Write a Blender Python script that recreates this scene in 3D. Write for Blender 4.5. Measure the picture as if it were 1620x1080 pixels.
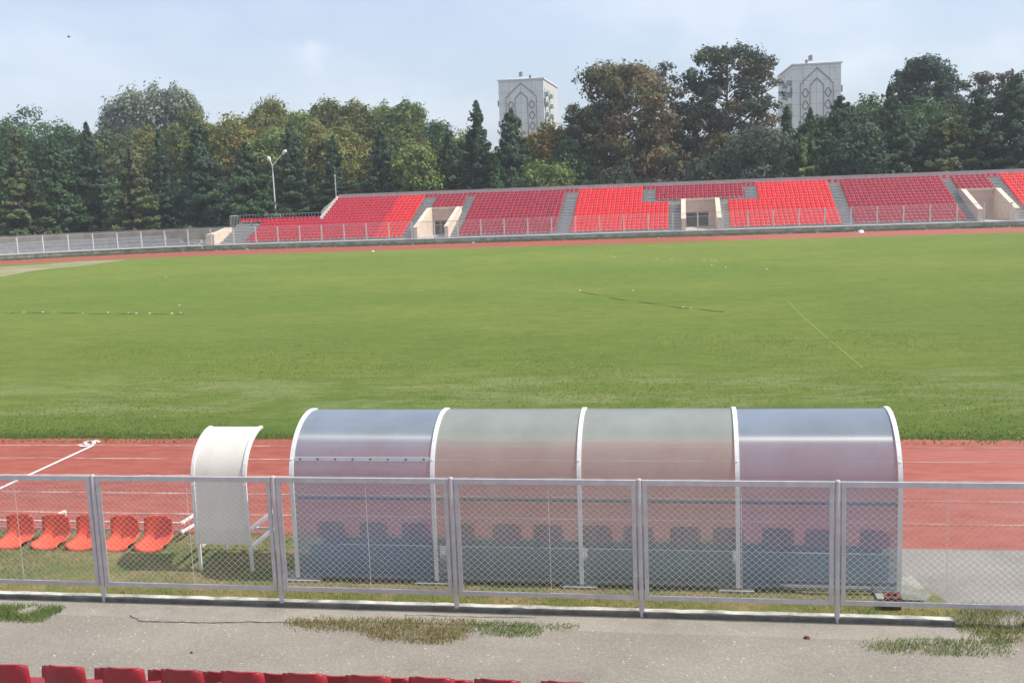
import bpy, math, random
import numpy as np
from mathutils import Vector, Matrix
PI = math.pi
S = bpy.context.scene
for o in list(bpy.data.objects): bpy.data.objects.remove(o)
C = S.collection

# ------------------------------------------------------------------ camera
F, H, PITCH, ROLL, YAW = 1668.7, 5.311, 0.145590, 0.037982, 0.165596
def _axes():
    cp, sp, cy, sy = math.cos(PITCH), math.sin(PITCH), math.cos(YAW), math.sin(YAW)
    fwd = Vector((-sy*cp, cy*cp, -sp)); right = Vector((cy, sy, 0)); up = right.cross(fwd)
    cr, sr = math.cos(ROLL), math.sin(ROLL)
    return cr*right - sr*up, sr*right + cr*up, fwd
AX, AY, AZ = _axes()
cd = bpy.data.cameras.new('camera'); cam = bpy.data.objects.new('camera', cd); C.objects.link(cam)
m = Matrix((AX, AY, -AZ)).transposed().to_4x4(); m.translation = Vector((0, 0, H)); cam.matrix_world = m
cd.sensor_width = 36; cd.lens = F/1620*36; cd.clip_start = 0.1; cd.clip_end = 3000
S.camera = cam
def ray(px, py): return AX*((px-810)/F) - AY*((py-540)/F) + AZ
def gp(px, py, z=0.0):
    d = ray(px, py); t = (z-H)/d.z; return Vector((d.x*t, d.y*t, z))
def at(px, py, Y):
    d = ray(px, py); t = Y/d.y; return Vector((d.x*t, Y, H+d.z*t))

# ------------------------------------------------------------------ light
SUN = Vector((1.30, 0.05, 1.70)).normalized()
EL = math.asin(SUN.z); AZM = math.atan2(SUN.x, SUN.y)
S.view_settings.view_transform = 'Standard'; S.view_settings.look = 'None'
S.view_settings.gamma = 1; S.view_settings.use_curve_mapping = False
S.view_settings.exposure = 0.45
W = bpy.data.worlds.new('World'); S.world = W; W.use_nodes = True
nt = W.node_tree; nt.nodes.clear(); N = nt.nodes.new; L = nt.links.new
out = N('ShaderNodeOutputWorld'); bg = N('ShaderNodeBackground'); L(bg.outputs[0], out.inputs[0])
sky = N('ShaderNodeTexSky'); sky.sky_type = 'NISHITA'; sky.sun_disc = False
sky.sun_elevation = EL; sky.sun_rotation = AZM
sky.air_density = 1.0; sky.dust_density = 2.2; sky.ozone_density = 1.4; sky.altitude = 50
tc = N('ShaderNodeTexCoord')
mp = N('ShaderNodeMapping'); mp.inputs['Scale'].default_value = (1, 1, 2.6); L(tc.outputs['Generated'], mp.inputs[0])
nz = N('ShaderNodeTexNoise'); nz.inputs['Scale'].default_value = 3.2; nz.inputs['Detail'].default_value = 7; nz.inputs['Roughness'].default_value = .55
L(mp.outputs[0], nz.inputs['Vector'])
cr = N('ShaderNodeValToRGB'); cr.color_ramp.elements[0].position = .42; cr.color_ramp.elements[1].position = .8
cr.color_ramp.elements[1].color = (.62, .62, .62, 1); L(nz.outputs[0], cr.inputs[0])
val = cr.outputs[0]
nz2 = N('ShaderNodeTexNoise'); nz2.inputs['Scale'].default_value = 30; nz2.inputs['Detail'].default_value = 6; L(tc.outputs['Generated'], nz2.inputs['Vector'])
for (cx, cy, r, a) in ((500, 72, .016, .16), (492, 88, .022, .22), (1140, 45, .035, .22), (1090, 78, .02, .12), (1350, 115, .03, .25), (450, 8, .04, .15), (1600, 90, .03, .2)):   # soft little clouds, fixed in the sky
    d = ray(cx, cy).normalized()
    vm = N('ShaderNodeVectorMath'); vm.operation = 'DISTANCE'; vm.inputs[1].default_value = d; L(tc.outputs['Generated'], vm.inputs[0])
    ad = N('ShaderNodeMath'); ad.operation = 'MULTIPLY_ADD'; ad.inputs[1].default_value = r*2.6; L(nz2.outputs[0], ad.inputs[0]); L(vm.outputs['Value'], ad.inputs[2])
    mr = N('ShaderNodeMapRange'); mr.interpolation_type = 'SMOOTHSTEP'
    mr.inputs[1].default_value = r*2.4; mr.inputs[2].default_value = r*1.1; mr.inputs[3].default_value = 0; mr.inputs[4].default_value = a
    L(ad.outputs[0], mr.inputs[0])
    mx = N('ShaderNodeMath'); mx.operation = 'ADD'; L(val, mx.inputs[0]); L(mr.outputs[0], mx.inputs[1]); val = mx.outputs[0]
mix = N('ShaderNodeMixRGB'); mix.inputs[2].default_value = (6.4, 6.7, 7.4, 1); L(val, mix.inputs[0])
hz = N('ShaderNodeMixRGB'); hz.inputs[0].default_value = .46; hz.inputs[2].default_value = (4.9, 5.75, 7.2, 1)   # thin veil of high cloud
L(sky.outputs[0], hz.inputs[1]); L(hz.outputs[0], mix.inputs[1])
L(mix.outputs[0], bg.inputs[0]); bg.inputs[1].default_value = 0.12
sl = bpy.data.lights.new('sun', 'SUN'); sl.energy = 3.6; sl.angle = math.radians(.6); sl.color = (1, .95, .87)
so = bpy.data.objects.new('sun', sl); C.objects.link(so); so.rotation_euler = (-SUN).to_track_quat('-Z', 'Y').to_euler()

# ------------------------------------------------------------------ materials
def lin(*c): return tuple(((x/255)/12.92 if x/255 <= .04045 else ((x/255+.055)/1.055)**2.4) for x in c)
class M_:
    def __init__(s, name, rough=.6, metal=0, spec=.5):
        s.m = bpy.data.materials.new(name); s.m.use_nodes = True; s.t = s.m.node_tree
        s.b = s.t.nodes['Principled BSDF']; s.b.inputs['Roughness'].default_value = rough
        s.b.inputs['Metallic'].default_value = metal; s.b.inputs['Specular IOR Level'].default_value = spec
        s.tc = s.t.nodes.new('ShaderNodeTexCoord'); s.pos = s.tc.outputs['Object']
    def n(s, k): return s.t.nodes.new(k)
    def l(s, a, b): s.t.links.new(a, b)
    def world(s):
        g = s.n('ShaderNodeNewGeometry'); s.pos = g.outputs['Position']; return s
    def noise(s, sc, det=4, rough=.5, stretch=None, dist=0):
        v = s.pos
        if stretch:
            mp = s.n('ShaderNodeMapping'); mp.inputs['Scale'].default_value = stretch; s.l(v, mp.inputs[0]); v = mp.outputs[0]
        t = s.n('ShaderNodeTexNoise'); t.inputs['Scale'].default_value = sc; t.inputs['Detail'].default_value = det
        t.inputs['Roughness'].default_value = rough; t.inputs['Distortion'].default_value = dist; s.l(v, t.inputs['Vector']); return t.outputs[0]
    def ramp(s, v, a, b, c0=0., c1=1.):
        r = s.n('ShaderNodeMapRange'); r.interpolation_type = 'SMOOTHSTEP'
        for i, x in enumerate((a, b, c0, c1)): r.inputs[i+1].default_value = x
        s.l(v, r.inputs[0]); return r.outputs[0]
    def mix(s, f, a, b):
        m = s.n('ShaderNodeMixRGB')
        for i, x in enumerate((f, a, b)):
            if isinstance(x, (int, float)): m.inputs[i].default_value = x
            elif isinstance(x, tuple): m.inputs[i].default_value = x+(1,) if len(x) == 3 else x
            else: s.l(x, m.inputs[i])
        return m.outputs[0]
    def math(s, op, a, b):
        m = s.n('ShaderNodeMath'); m.operation = op
        for i, x in enumerate((a, b)):
            if isinstance(x, (int, float)): m.inputs[i].default_value = x
            else: s.l(x, m.inputs[i])
        return m.outputs[0]
    def color(s, c):
        if isinstance(c, tuple): s.b.inputs['Base Color'].default_value = c+(1,)
        else: s.l(c, s.b.inputs['Base Color'])
        return s
    def bump(s, v, st=.5, dist=.02):
        b = s.n('ShaderNodeBump'); b.inputs['Strength'].default_value = st; b.inputs['Distance'].default_value = dist
        s.l(v, b.inputs['Height']); s.l(b.outputs[0], s.b.inputs['Normal']); return s

def mottled(name, c0, c1, sc=6, rough=.6, metal=0, spec=.5, bump=.15, bd=.004):
    m = M_(name, rough, metal, spec); f = m.noise(sc, 6, .6); m.color(m.mix(m.ramp(f, .3, .7), c0, c1)); m.bump(m.noise(sc*8, 4), bump, bd); return m.m

MT = {}
def grass_ground():
    m = M_('pitch_grass', .9, 0, .15).world()
    big = m.ramp(m.noise(.055, 4, .55, (1, 1.6, 1)), .35, .65); mid = m.ramp(m.noise(.5, 6, .65, (.6, 1.3, 1)), .3, .7)
    fine = m.ramp(m.noise(9, 6, .75), .3, .7)
    c = m.mix(big, (.142, .225, .031), (.258, .298, .056))
    c = m.mix(m.math('MULTIPLY', mid, .55), c, (.180, .240, .042))
    # pale worn patches near the camera's side of the pitch
    sep = m.n('ShaderNodeSeparateXYZ'); m.l(m.pos, sep.inputs[0]); y = sep.outputs['Y']
    band = m.math('MULTIPLY', m.ramp(y, 23.2, 24.6), m.ramp(y, 31, 27.5))
    wn = m.ramp(m.noise(.55, 9, .75, (.55, 1.3, 1), .6), .44, .58)
    c = m.mix(m.math('MULTIPLY', m.math('MULTIPLY', band, wn), .8), c, (.36, .38, .17))
    edge = m.ramp(y, 24.3, 22.6); c = m.mix(m.math('MULTIPLY', edge, .6), c, (.115, .195, .034))
    dry = m.math('MULTIPLY', m.ramp(m.noise(2.2, 8, .7), .55, .72), m.ramp(y, 21.9, 21.0)); c = m.mix(dry, c, (.26, .22, .09))
    far = m.math('MULTIPLY', m.ramp(y, 78, 92), m.ramp(m.noise(.09, 5, .6, (.5, 1.4, 1)), .4, .6)); c = m.mix(m.math('MULTIPLY', far, .5), c, (.23, .235, .085))
    c = m.mix(m.math('MULTIPLY', fine, .5), c, (.078, .125, .020))
    med = m.ramp(m.noise(2.6, 8, .8, (.7, 1.5, 1)), .36, .64); c = m.mix(m.math('MULTIPLY', med, .5), c, (.25, .30, .070))
    m2_ = m.ramp(m.noise(.9, 9, .85, (.6, 1.8, 1), .6), .42, .6); c = m.mix(m.math('MULTIPLY', m2_, .38), c, (.075, .145, .018))
    m.color(c); m.bump(m.noise(14, 7, .85), 1., .09)
    return m.m
def strip_ground():
    m = M_('verge_soil', .95, 0, .1).world()
    a = m.ramp(m.noise(1.3, 6, .65), .38, .62); b = m.ramp(m.noise(14, 6, .75), .3, .7)
    c = m.mix(a, (.15, .18, .048), (.30, .235, .11)); c = m.mix(m.math('MULTIPLY', b, .5), c, (.10, .10, .045))
    m.color(c); m.bump(m.noise(30, 5, .7), .8, .03); return m.m
def asphalt(name, c0, c1, speck):
    m = M_(name, .88, 0, .25).world()
    f = m.ramp(m.noise(.7, 6, .6), .3, .7); g = m.ramp(m.noise(28, 4, .8), .35, .65)
    c = m.mix(f, c0, c1); c = m.mix(m.math('MULTIPLY', g, .35), c, tuple(x*.62 for x in c0))
    v = m.n('ShaderNodeTexVoronoi'); v.inputs['Scale'].default_value = 16; m.l(m.pos, v.inputs['Vector'])
    wn = m.n('ShaderNodeTexWhiteNoise'); m.l(v.outputs['Position'], wn.inputs['Vector'])
    sp = m.math('MULTIPLY', m.ramp(v.outputs['Distance'], .26, .13), m.ramp(wn.outputs['Value'], .80, .92))
    c = m.mix(m.math('MULTIPLY', sp, .75), c, speck)
    v2 = m.n('ShaderNodeTexVoronoi'); v2.inputs['Scale'].default_value = 55; m.l(m.pos, v2.inputs['Vector'])
    wn2 = m.n('ShaderNodeTexWhiteNoise'); m.l(v2.outputs['Position'], wn2.inputs['Vector'])
    c = m.mix(m.math('MULTIPLY', m.ramp(wn2.outputs['Value'], .55, 1.), .16), c, speck)
    c = m.mix(m.math('MULTIPLY', m.ramp(wn2.outputs['Value'], .3, .0), .18), c, tuple(x*.5 for x in c0))
    st = m.ramp(m.noise(.45, 7, .7, (.6, 1.4, 1)), .5, .72); c = m.mix(m.math('MULTIPLY', st, .35), c, tuple(x*.6 for x in c0))
    sy = m.n('ShaderNodeSeparateXYZ'); m.l(m.pos, sy.inputs[0]); pb = m.math('MULTIPLY', m.ramp(sy.outputs['Y'], 11.98, 12.03), m.ramp(m.noise(1.1, 5), .3, .6)); c = m.mix(m.math('MULTIPLY', pb, .14), c, speck)
    m.color(c); m.bump(m.noise(60, 3, .8), .35, .01); return m.m
def tartan():
    m = M_('tartan', .85, 0, .25).world()
    a = m.ramp(m.noise(.35, 6, .6, (.4, 1.6, 1)), .3, .7); b = m.ramp(m.noise(3.0, 8, .7, (.5, 1.5, 1)), .38, .62)
    c = m.mix(a, (.32, .078, .050), (.25, .068, .050)); c = m.mix(m.math('MULTIPLY', b, .55), c, (.41, .135, .095))
    sep = m.n('ShaderNodeSeparateXYZ'); m.l(m.pos, sep.inputs[0])
    rt = m.math('MULTIPLY', m.ramp(sep.outputs['X'], 0, 6), m.ramp(m.noise(.8, 7, .65, (.5, 1.2, 1)), .3, .65)); c = m.mix(m.math('MULTIPLY', rt, .6), c, (.40, .155, .125))
    sc = m.ramp(m.noise(6, 8, .8, (.35, 2.2, 1)), .63, .75); c = m.mix(m.math('MULTIPLY', sc, .5), c, (.50, .30, .22))
    g = m.ramp(m.noise(45, 4, .8), .3, .7); c = m.mix(m.math('MULTIPLY', g, .25), c, (.22, .045, .03))
    m.color(c); m.bump(m.noise(60, 4, .8), .5, .008); return m.m
def line_paint():
    m = M_('line_paint', .7).world(); w = m.ramp(m.noise(1.6, 8, .8, (.7, 2, 1)), .40, .60)
    w2 = m.ramp(m.noise(26, 5, .8), .3, .55); f = m.math('MULTIPLY', w, w2)
    sp_ = m.n('ShaderNodeSeparateXYZ'); m.l(m.pos, sp_.inputs[0]); f = m.math('MULTIPLY', f, m.ramp(sp_.outputs['X'], -3., 4., 1., .55))
    m.color(m.mix(f, (.34, .12, .085), (.62, .51, .45))); return m.m
def leafmat(name, tr=.25):
    m = M_(name, .65, 0, .3); a = m.n('ShaderNodeAttribute'); a.attribute_name = 'Col'
    m.l(a.outputs['Color'], m.b.inputs['Base Color'])
    t = m.n('ShaderNodeBsdfTranslucent'); m.l(a.outputs['Color'], t.inputs[0]); mx = m.n('ShaderNodeMixShader'); mx.inputs[0].default_value = tr
    m.l(m.b.outputs[0], mx.inputs[1]); m.l(t.outputs[0], mx.inputs[2]); m.l(mx.outputs[0], m.t.nodes['Material Output'].inputs[0]); return m.m
def poly(name, tint, body, trans, gl, rough=.25, tlf=.4, flute=True):
    m = M_(name, rough, 0, .5)
    tr = m.n('ShaderNodeBsdfTransparent'); tr.inputs[0].default_value = tint+(1,)
    f = m.ramp(m.noise(1.3, 6, .65, (1, 1, .35)), .3, .7)
    col = m.mix(f, body, tuple(x*.84 for x in body))
    tl = m.n('ShaderNodeBsdfTranslucent'); m.l(col, tl.inputs[0])
    df = m.n('ShaderNodeBsdfDiffuse'); m.l(col, df.inputs[0])
    m1 = m.n('ShaderNodeMixShader'); m1.inputs[0].default_value = tlf; m.l(df.outputs[0], m1.inputs[1]); m.l(tl.outputs[0], m1.inputs[2])
    lw = m.n('ShaderNodeLayerWeight'); lw.inputs[0].default_value = .5           # seen edge-on the hollow sheet's webs let less through
    fac = m.ramp(lw.outputs['Facing'], .0, .42, trans, trans*.14)
    m2 = m.n('ShaderNodeMixShader'); m.l(fac, m2.inputs[0]); m.l(m1.outputs[0], m2.inputs[1]); m.l(tr.outputs[0], m2.inputs[2])
    g = m.n('ShaderNodeBsdfAnisotropic'); g.inputs['Roughness'].default_value = rough
    fr = m.n('ShaderNodeFresnel'); fr.inputs[0].default_value = 1.5
    if flute:   # the webs of the hollow sheet run up and over: they smear reflections sideways
        g.inputs['Anisotropy'].default_value = -.7; tv = m.n('ShaderNodeCombineXYZ'); tv.inputs[0].default_value = 1; m.l(tv.outputs[0], g.inputs['Tangent'])
    m3 = m.n('ShaderNodeMixShader'); m.l(m.math('MULTIPLY', fr.outputs[0], gl), m3.inputs[0]); m.l(m2.outputs[0], m3.inputs[1]); m.l(g.outputs[0], m3.inputs[2])
    ge = m.n('ShaderNodeNewGeometry'); cl = m.n('ShaderNodeBsdfTransparent'); m4 = m.n('ShaderNodeMixShader')   # light leaves the sheet through its far face unhindered
    m.l(ge.outputs['Backfacing'], m4.inputs[0]); m.l(m3.outputs[0], m4.inputs[1]); m.l(cl.outputs[0], m4.inputs[2]); m3 = m4
    m.l(m3.outputs[0], m.t.nodes['Material Output'].inputs[0]); return m.m
def seatmat(name, c, c2):
    m = M_(name, .45, 0, .45).world(); f = m.ramp(m.noise(1.9, 6, .75), .35, .65)
    m.color(m.mix(f, c, tuple(x*.82+.012 for x in c2))); return m.m
MT['grass'] = grass_ground(); MT['verge'] = strip_ground()
MT['asphalt'] = asphalt('asphalt', (.245, .215, .178), (.30, .268, .222), (.60, .55, .46))
MT['apron'] = asphalt('apron', (.215, .198, .175), (.28, .26, .228), (.5, .46, .40))
MT['tartan'] = tartan(); MT['line'] = line_paint()
MT['galv'] = mottled('grey_paint', (.50, .46, .465), (.60, .56, .565), 7, .5, .1)
MT['wire'] = mottled('wire', (.62, .58, .56), (.72, .69, .66), 20, .45, .2)
MT['white'] = mottled('white_paint', (.68, .67, .64), (.78, .77, .75), 5, .5)
MT['kerbw'] = mottled('kerb_white', (.24, .225, .18), (.62, .60, .53), 3.5, .8, bump=.5, bd=.01)
MT['conc'] = mottled('concrete', (.38, .37, .345), (.52, .51, .48), 2.5, .9, bump=.5, bd=.01)
MT['concd'] = mottled('mossy_concrete', (.15, .16, .12), (.36, .35, .31), 1.8, .95, bump=.8, bd=.02)
MT['nose'] = mottled('step_edge', (.62, .62, .60), (.74, .74, .72), 3, .8)  # pale colour paints in the sunlit edges of the treads
MT['step'] = mottled('step_concrete', (.20, .21, .21), (.30, .31, .31), 3, .9, bump=.4, bd=.01)  # darkened concrete colour, standing in for the shade on the stair risers
MT['beige'] = mottled('beige_plaster', (.62, .50, .39), (.72, .60, .48), 1.3, .85)
MT['pinkp'] = mottled('pink_plaster', (.55, .41, .36), (.64, .50, .44), 1.3, .85)
MT['wallg'] = mottled('weathered_concrete', (.26, .26, .22), (.50, .49, .44), 1.3, .95, bump=.6, bd=.02)
MT['kerb_shade'] = mottled('shaded_kerb', (.10, .095, .085), (.20, .19, .17), 4, .95, bump=.6, bd=.01)  # dark colour paints in the shade on the kerb's front face
MT['teal'] = mottled('painted_floor', (.34, .46, .45), (.44, .56, .54), 2.2, .9)
MT['dark'] = mottled('dark_metal', (.02, .025, .028), (.045, .05, .055), 4, .5)
MT['pinkrail'] = mottled('top_rail', (.50, .38, .37), (.60, .48, .46), 4, .7)
MT['rust'] = mottled('rust', (.10, .028, .014), (.17, .055, .03), 9, .8, bump=.6)
MT['bark'] = mottled('bark', (.06, .042, .03), (.12, .085, .062), 8, .95, bump=.8, bd=.03)
MT['redbark'] = mottled('pine_bark', (.14, .075, .05), (.22, .12, .08), 8, .95, bump=.8, bd=.03)
MT['leaf'] = leafmat('foliage', .34); MT['blade'] = leafmat('grass_blade', .25)
_t = MT['blade'].node_tree; _u = _t.nodes.new('ShaderNodeCombineXYZ'); _u.inputs[1].default_value = -.25; _u.inputs[2].default_value = 1; _t.links.new(_u.outputs[0], _t.nodes['Principled BSDF'].inputs['Normal'])
MT['polyb'] = poly('blue_sheet', (.78, .77, .79), (.355, .445, .555), .37, 1.5, .40, .5)
MT['polyg'] = poly('grey_sheet', (.79, .79, .78), (.465, .525, .50), .37, .7, .62, .5)
MT['polyw'] = poly('white_sheet', (.75, .74, .70), (.86, .82, .73), .06, .5, .4, .16, False)
MT['s_red'] = seatmat('seat_bright_red', (.86, .022, .030), (.78, .018, .024))
MT['s_mar'] = seatmat('seat_maroon', (.44, .018, .046), (.34, .014, .036))
MT['s_orange'] = seatmat('seat_orange', (.85, .12, .055), (.78, .105, .05))
MT['s_dug'] = seatmat('seat_dark_red', (.82, .03, .045), (.72, .028, .04))
MT['s_near'] = seatmat('seat_crimson', (.40, .015, .028), (.30, .012, .022))
_m = M_('tower_panel', .85); _s = _m.n('ShaderNodeSeparateXYZ'); _m.l(_m.pos, _s.inputs[0])
def _jt(ax, per): return _m.ramp(_m.math('FRACT', _m.math('DIVIDE', _s.outputs[ax], per), 0), .93, .97)
_j = _m.math('MAXIMUM', _jt('X', 3.25), _jt('Z', 2.9)); _c = _m.mix(_m.ramp(_m.noise(.35, 6, .65), .3, .7), (.70, .69, .63), (.80, .79, .73))
_c = _m.mix(_m.math('MULTIPLY', _m.ramp(_m.noise(.5, 6, .7, (2.5, 2.5, .3)), .5, .7), .35), _c, (.42, .40, .35)); _m.color(_m.mix(_m.math('MULTIPLY', _j, .5), _c, (.34, .33, .30))); MT['towerw'] = _m.m
MT['towerl'] = mottled('tower_trim', (.20, .16, .15), (.26, .21, .19), 2, .8)
MT['towerb'] = mottled('balcony_teal', (.22, .32, .31), (.34, .42, .40), .6, .8)
MT['glass'] = mottled('window_glass', (.04, .05, .06), (.08, .09, .10), 1, .15)
MT['soil'] = mottled('woodland_soil', (.035, .04, .02), (.075, .07, .04), .4, .95)
MT['brownw'] = mottled('weathered_wall', (.16, .14, .12), (.30, .27, .22), .9, .95)
MT['sand'] = mottled('sand_patch', (.33, .265, .18), (.17, .20, .06), .22, .95, bump=.6)
MT['cord'] = mottled('cord', (.045, .07, .02), (.07, .10, .03), 4, .8)
MT['crack'] = mottled('crack', (.035, .032, .028), (.07, .06, .05), 12, .95)

# ------------------------------------------------------------------ helpers
def obj(name, verts, faces, mat, parent=None, smooth=False):
    me = bpy.data.meshes.new(name); me.from_pydata([tuple(v) for v in verts], [], faces); me.update()
    if mat is not None: me.materials.append(mat)
    if smooth: me.shade_smooth(); me.set_sharp_from_angle(angle=math.radians(35))
    o = bpy.data.objects.new(name, me); C.objects.link(o); o.parent = parent; return o
def tag(o, label=None, cat=None, group=None, kind=None):
    if label: o['label'] = label
    if cat: o['category'] = cat
    if group: o['group'] = group
    if kind: o['kind'] = kind
    return o
def empty(name, loc, label=None, cat=None, group=None, rz=0):
    o = bpy.data.objects.new(name, None); C.objects.link(o); o.location = loc; o.rotation_euler = (0, 0, rz); o.empty_display_size = .1
    o['_loc'] = 0; del o['_loc']
    return tag(o, label, cat, group)
class MB:
    def __init__(s): s.v = []; s.f = []
    def add(s, v, f):
        k = len(s.v); s.v += [tuple(p) for p in v]; s.f += [tuple(i+k for i in q) for q in f]; return s
    def box(s, x0, x1, y0, y1, z0, z1):
        v = [(x, y, z) for z in (z0, z1) for y in (y0, y1) for x in (x0, x1)]
        return s.add(v, [(0, 2, 3, 1), (4, 5, 7, 6), (0, 1, 5, 4), (2, 6, 7, 3), (0, 4, 6, 2), (1, 3, 7, 5)])
    def bar(s, a, b, w, h=None, up=Vector((0, 0, 1))):
        a, b = Vector(a), Vector(b); h = h or w; d = (b-a).normalized(); u = up if abs(d.dot(up)) < .95 else Vector((0, 1, 0))
        r = d.cross(u).normalized()*w/2; t = r.cross(d).normalized()*h/2
        return s.add([a-r-t, a+r-t, a+r+t, a-r+t, b-r-t, b+r-t, b+r+t, b-r+t], [(0, 3, 2, 1), (4, 5, 6, 7), (0, 1, 5, 4), (1, 2, 6, 5), (2, 3, 7, 6), (3, 0, 4, 7)])
    def tube(s, pts, r, n=8, caps=True):
        pts = [Vector(p) for p in pts]; rr = r if isinstance(r, (list, tuple)) else [r]*len(pts); k = len(s.v); u = None
        for i, p in enumerate(pts):
            d = (pts[min(i+1, len(pts)-1)]-pts[max(i-1, 0)]).normalized()
            if u is None: u = d.cross(Vector((0, 0, 1))) if abs(d.z) < .9 else d.cross(Vector((0, 1, 0)))
            u = (u-d*u.dot(d)).normalized(); w = d.cross(u)
            for j in range(n):
                a = 2*PI*j/n; s.v.append(tuple(p+(u*math.cos(a)+w*math.sin(a))*rr[i]))
        for i in range(len(pts)-1):
            for j in range(n): a = k+i*n+j; b = k+i*n+(j+1) % n; s.f.append((a, b, b+n, a+n))
        if caps: s.f.append(tuple(k+j for j in range(n))[::-1]); s.f.append(tuple(k+(len(pts)-1)*n+j for j in range(n)))
        return s
    def prism(s, prof, axis, a, b):     # profile (u,v) extruded along x (profile y,z) or y (profile x,z)
        n = len(prof); mk = (lambda t, p: (t, p[0], p[1])) if axis == 'x' else ((lambda t, p: (p[0], t, p[1])) if axis == 'y' else (lambda t, p: (p[0], p[1], t)))
        v = [mk(a, p) for p in prof]+[mk(b, p) for p in prof]
        return s.add(v, [tuple(range(n))[::-1], tuple(range(n, 2*n))]+[(i, (i+1) % n, n+(i+1) % n, n+i) for i in range(n)])
    def strip(s, prof, t, x0, x1):      # curved sheet of thickness t, profile in y,z, along x
        P = [Vector((0, p[0], p[1])) for p in prof]; o = []
        for i, p in enumerate(P):
            d = (P[min(i+1, len(P)-1)]-P[max(i-1, 0)]).normalized(); n = Vector((0, -d.z, d.y)); o.append(p+n*t)
        loop = [(p.y, p.z) for p in P]+[(p.y, p.z) for p in reversed(o)]
        n = len(P); k = len(s.v)
        for x in (x0, x1): s.v += [(x, a, b) for a, b in loop]
        m = 2*n
        for i in range(m): s.f.append((k+i, k+(i+1) % m, k+m+(i+1) % m, k+m+i))
        for i in range(n-1): s.f.append((k+i, k+m-1-i, k+m-2-i, k+i+1)); s.f.append((k+m+i, k+m+i+1, k+2*m-2-i, k+2*m-1-i))
        return s
    def build(s, name, mat, parent=None, smooth=False): return obj(name, s.v, s.f, mat, parent, smooth)
def copy_tree(o, loc=None, rz=None, parent=None):
    c = o.copy(); C.objects.link(c); c.parent = parent
    if loc is not None: c.location = loc
    if rz is not None: c.rotation_euler = (0, 0, rz)
    for ch in [x for x in bpy.data.objects if x.parent == o]: copy_tree(ch, parent=c)
    return c
def cards(name, P, Nn, size, col, mat, parent=None, aspect=1.7, seed=0, up=None):
    """many small leaf-shaped faces: P centres, Nn face normals, size, per-card colour"""
    rg = np.random.default_rng(seed); n = len(P)
    Nn = Nn/np.maximum(np.linalg.norm(Nn, axis=1, keepdims=True), 1e-6)
    r = rg.normal(size=(n, 3)) if up is None else up+rg.normal(size=(n, 3))*.35
    u = np.cross(Nn, r); u /= np.maximum(np.linalg.norm(u, axis=1, keepdims=True), 1e-6); w = np.cross(Nn, u)
    s = np.asarray(size).reshape(-1, 1)*np.ones((n, 1))
    a = P-w*s*.5*aspect; b = P+u*s*.5+w*s*.1; c = P+w*s*.5*aspect; d = P-u*s*.5+w*s*.1
    V = np.stack([a, b, c, d], 1).reshape(-1, 3).astype(np.float32)
    me = bpy.data.meshes.new(name); me.vertices.add(4*n); me.vertices.foreach_set('co', V.ravel())
    me.loops.add(4*n); me.loops.foreach_set('vertex_index', np.arange(4*n, dtype=np.int32))
    me.polygons.add(n); me.polygons.foreach_set('loop_start', np.arange(0, 4*n, 4, dtype=np.int32)); me.polygons.foreach_set('loop_total', np.full(n, 4, np.int32))
    at_ = me.color_attributes.new('Col', 'FLOAT_COLOR', 'POINT')
    cc = np.ones((n, 4, 4), np.float32); cc[:, :, :3] = np.clip(col, 0, 1)[:, None, :]; at_.data.foreach_set('color', cc.ravel())
    me.materials.append(mat); me.update(); me.validate()
    o = bpy.data.objects.new(name, me); C.objects.link(o); o.parent = parent; return o

# ------------------------------------------------------------------ ground, pitch, track
CX0, CX1, CYM, RI, RO = -41.5, 42.5, 57.35, 35.72, 43.9    # bend centres, inner and outer radius of the oval
def oval(r, n=64, cx0=CX0, cx1=CX1, cy=CYM):
    p = []
    for i in range(n+1): a = -PI/2+PI*i/n; p.append((cx1+r*math.cos(a), cy+r*math.sin(a)))
    for i in range(n+1): a = PI/2+PI*i/n; p.append((cx0+r*math.cos(a), cy+r*math.sin(a)))
    return p
def ring(name, r0, r1, z, mat):
    a, b = oval(r0), oval(r1); n = len(a)
    return obj(name, [(x, y, z) for x, y in a+b], [(i, (i+1) % n, n+(i+1) % n, n+i)[::-1] for i in range(n)], mat)
g = obj('ground', [(-900, -400, -.012), (900, -400, -.012), (900, 1500, -.012), (-900, 1500, -.012)], [(0, 1, 2, 3)], MT['soil']); tag(g, kind='structure')
rim = ring('outer_ground', RO-.3, 47.5, -.006, MT['verge']); tag(rim, kind='structure')
rg = random.Random(5)
pts = oval(RI+.05, 200); edge = []
for i, (x, y) in enumerate(pts):
    edge.append((x, y))
# ragged near edge of the pitch
near = [(CX0+(CX1-CX0)*i/500, CYM-RI+rg.uniform(-.07, .03)+.05*math.sin(i*.35)) for i in range(501)]
loop = near+[p for p in oval(RI+.02, 64) if p[1] > CYM-RI+.01]
pv = [(x, y, .006) for x, y in loop]
pitch = obj('pitch', pv+[(0, CYM, .006)], [(i, (i+1) % len(pv), len(pv)) for i in range(len(pv))], MT['grass']); tag(pitch, kind='structure')
tr = ring('running_track', RI-.6, RO, 0.0, MT['tartan']); tag(tr, kind='structure')
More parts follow.
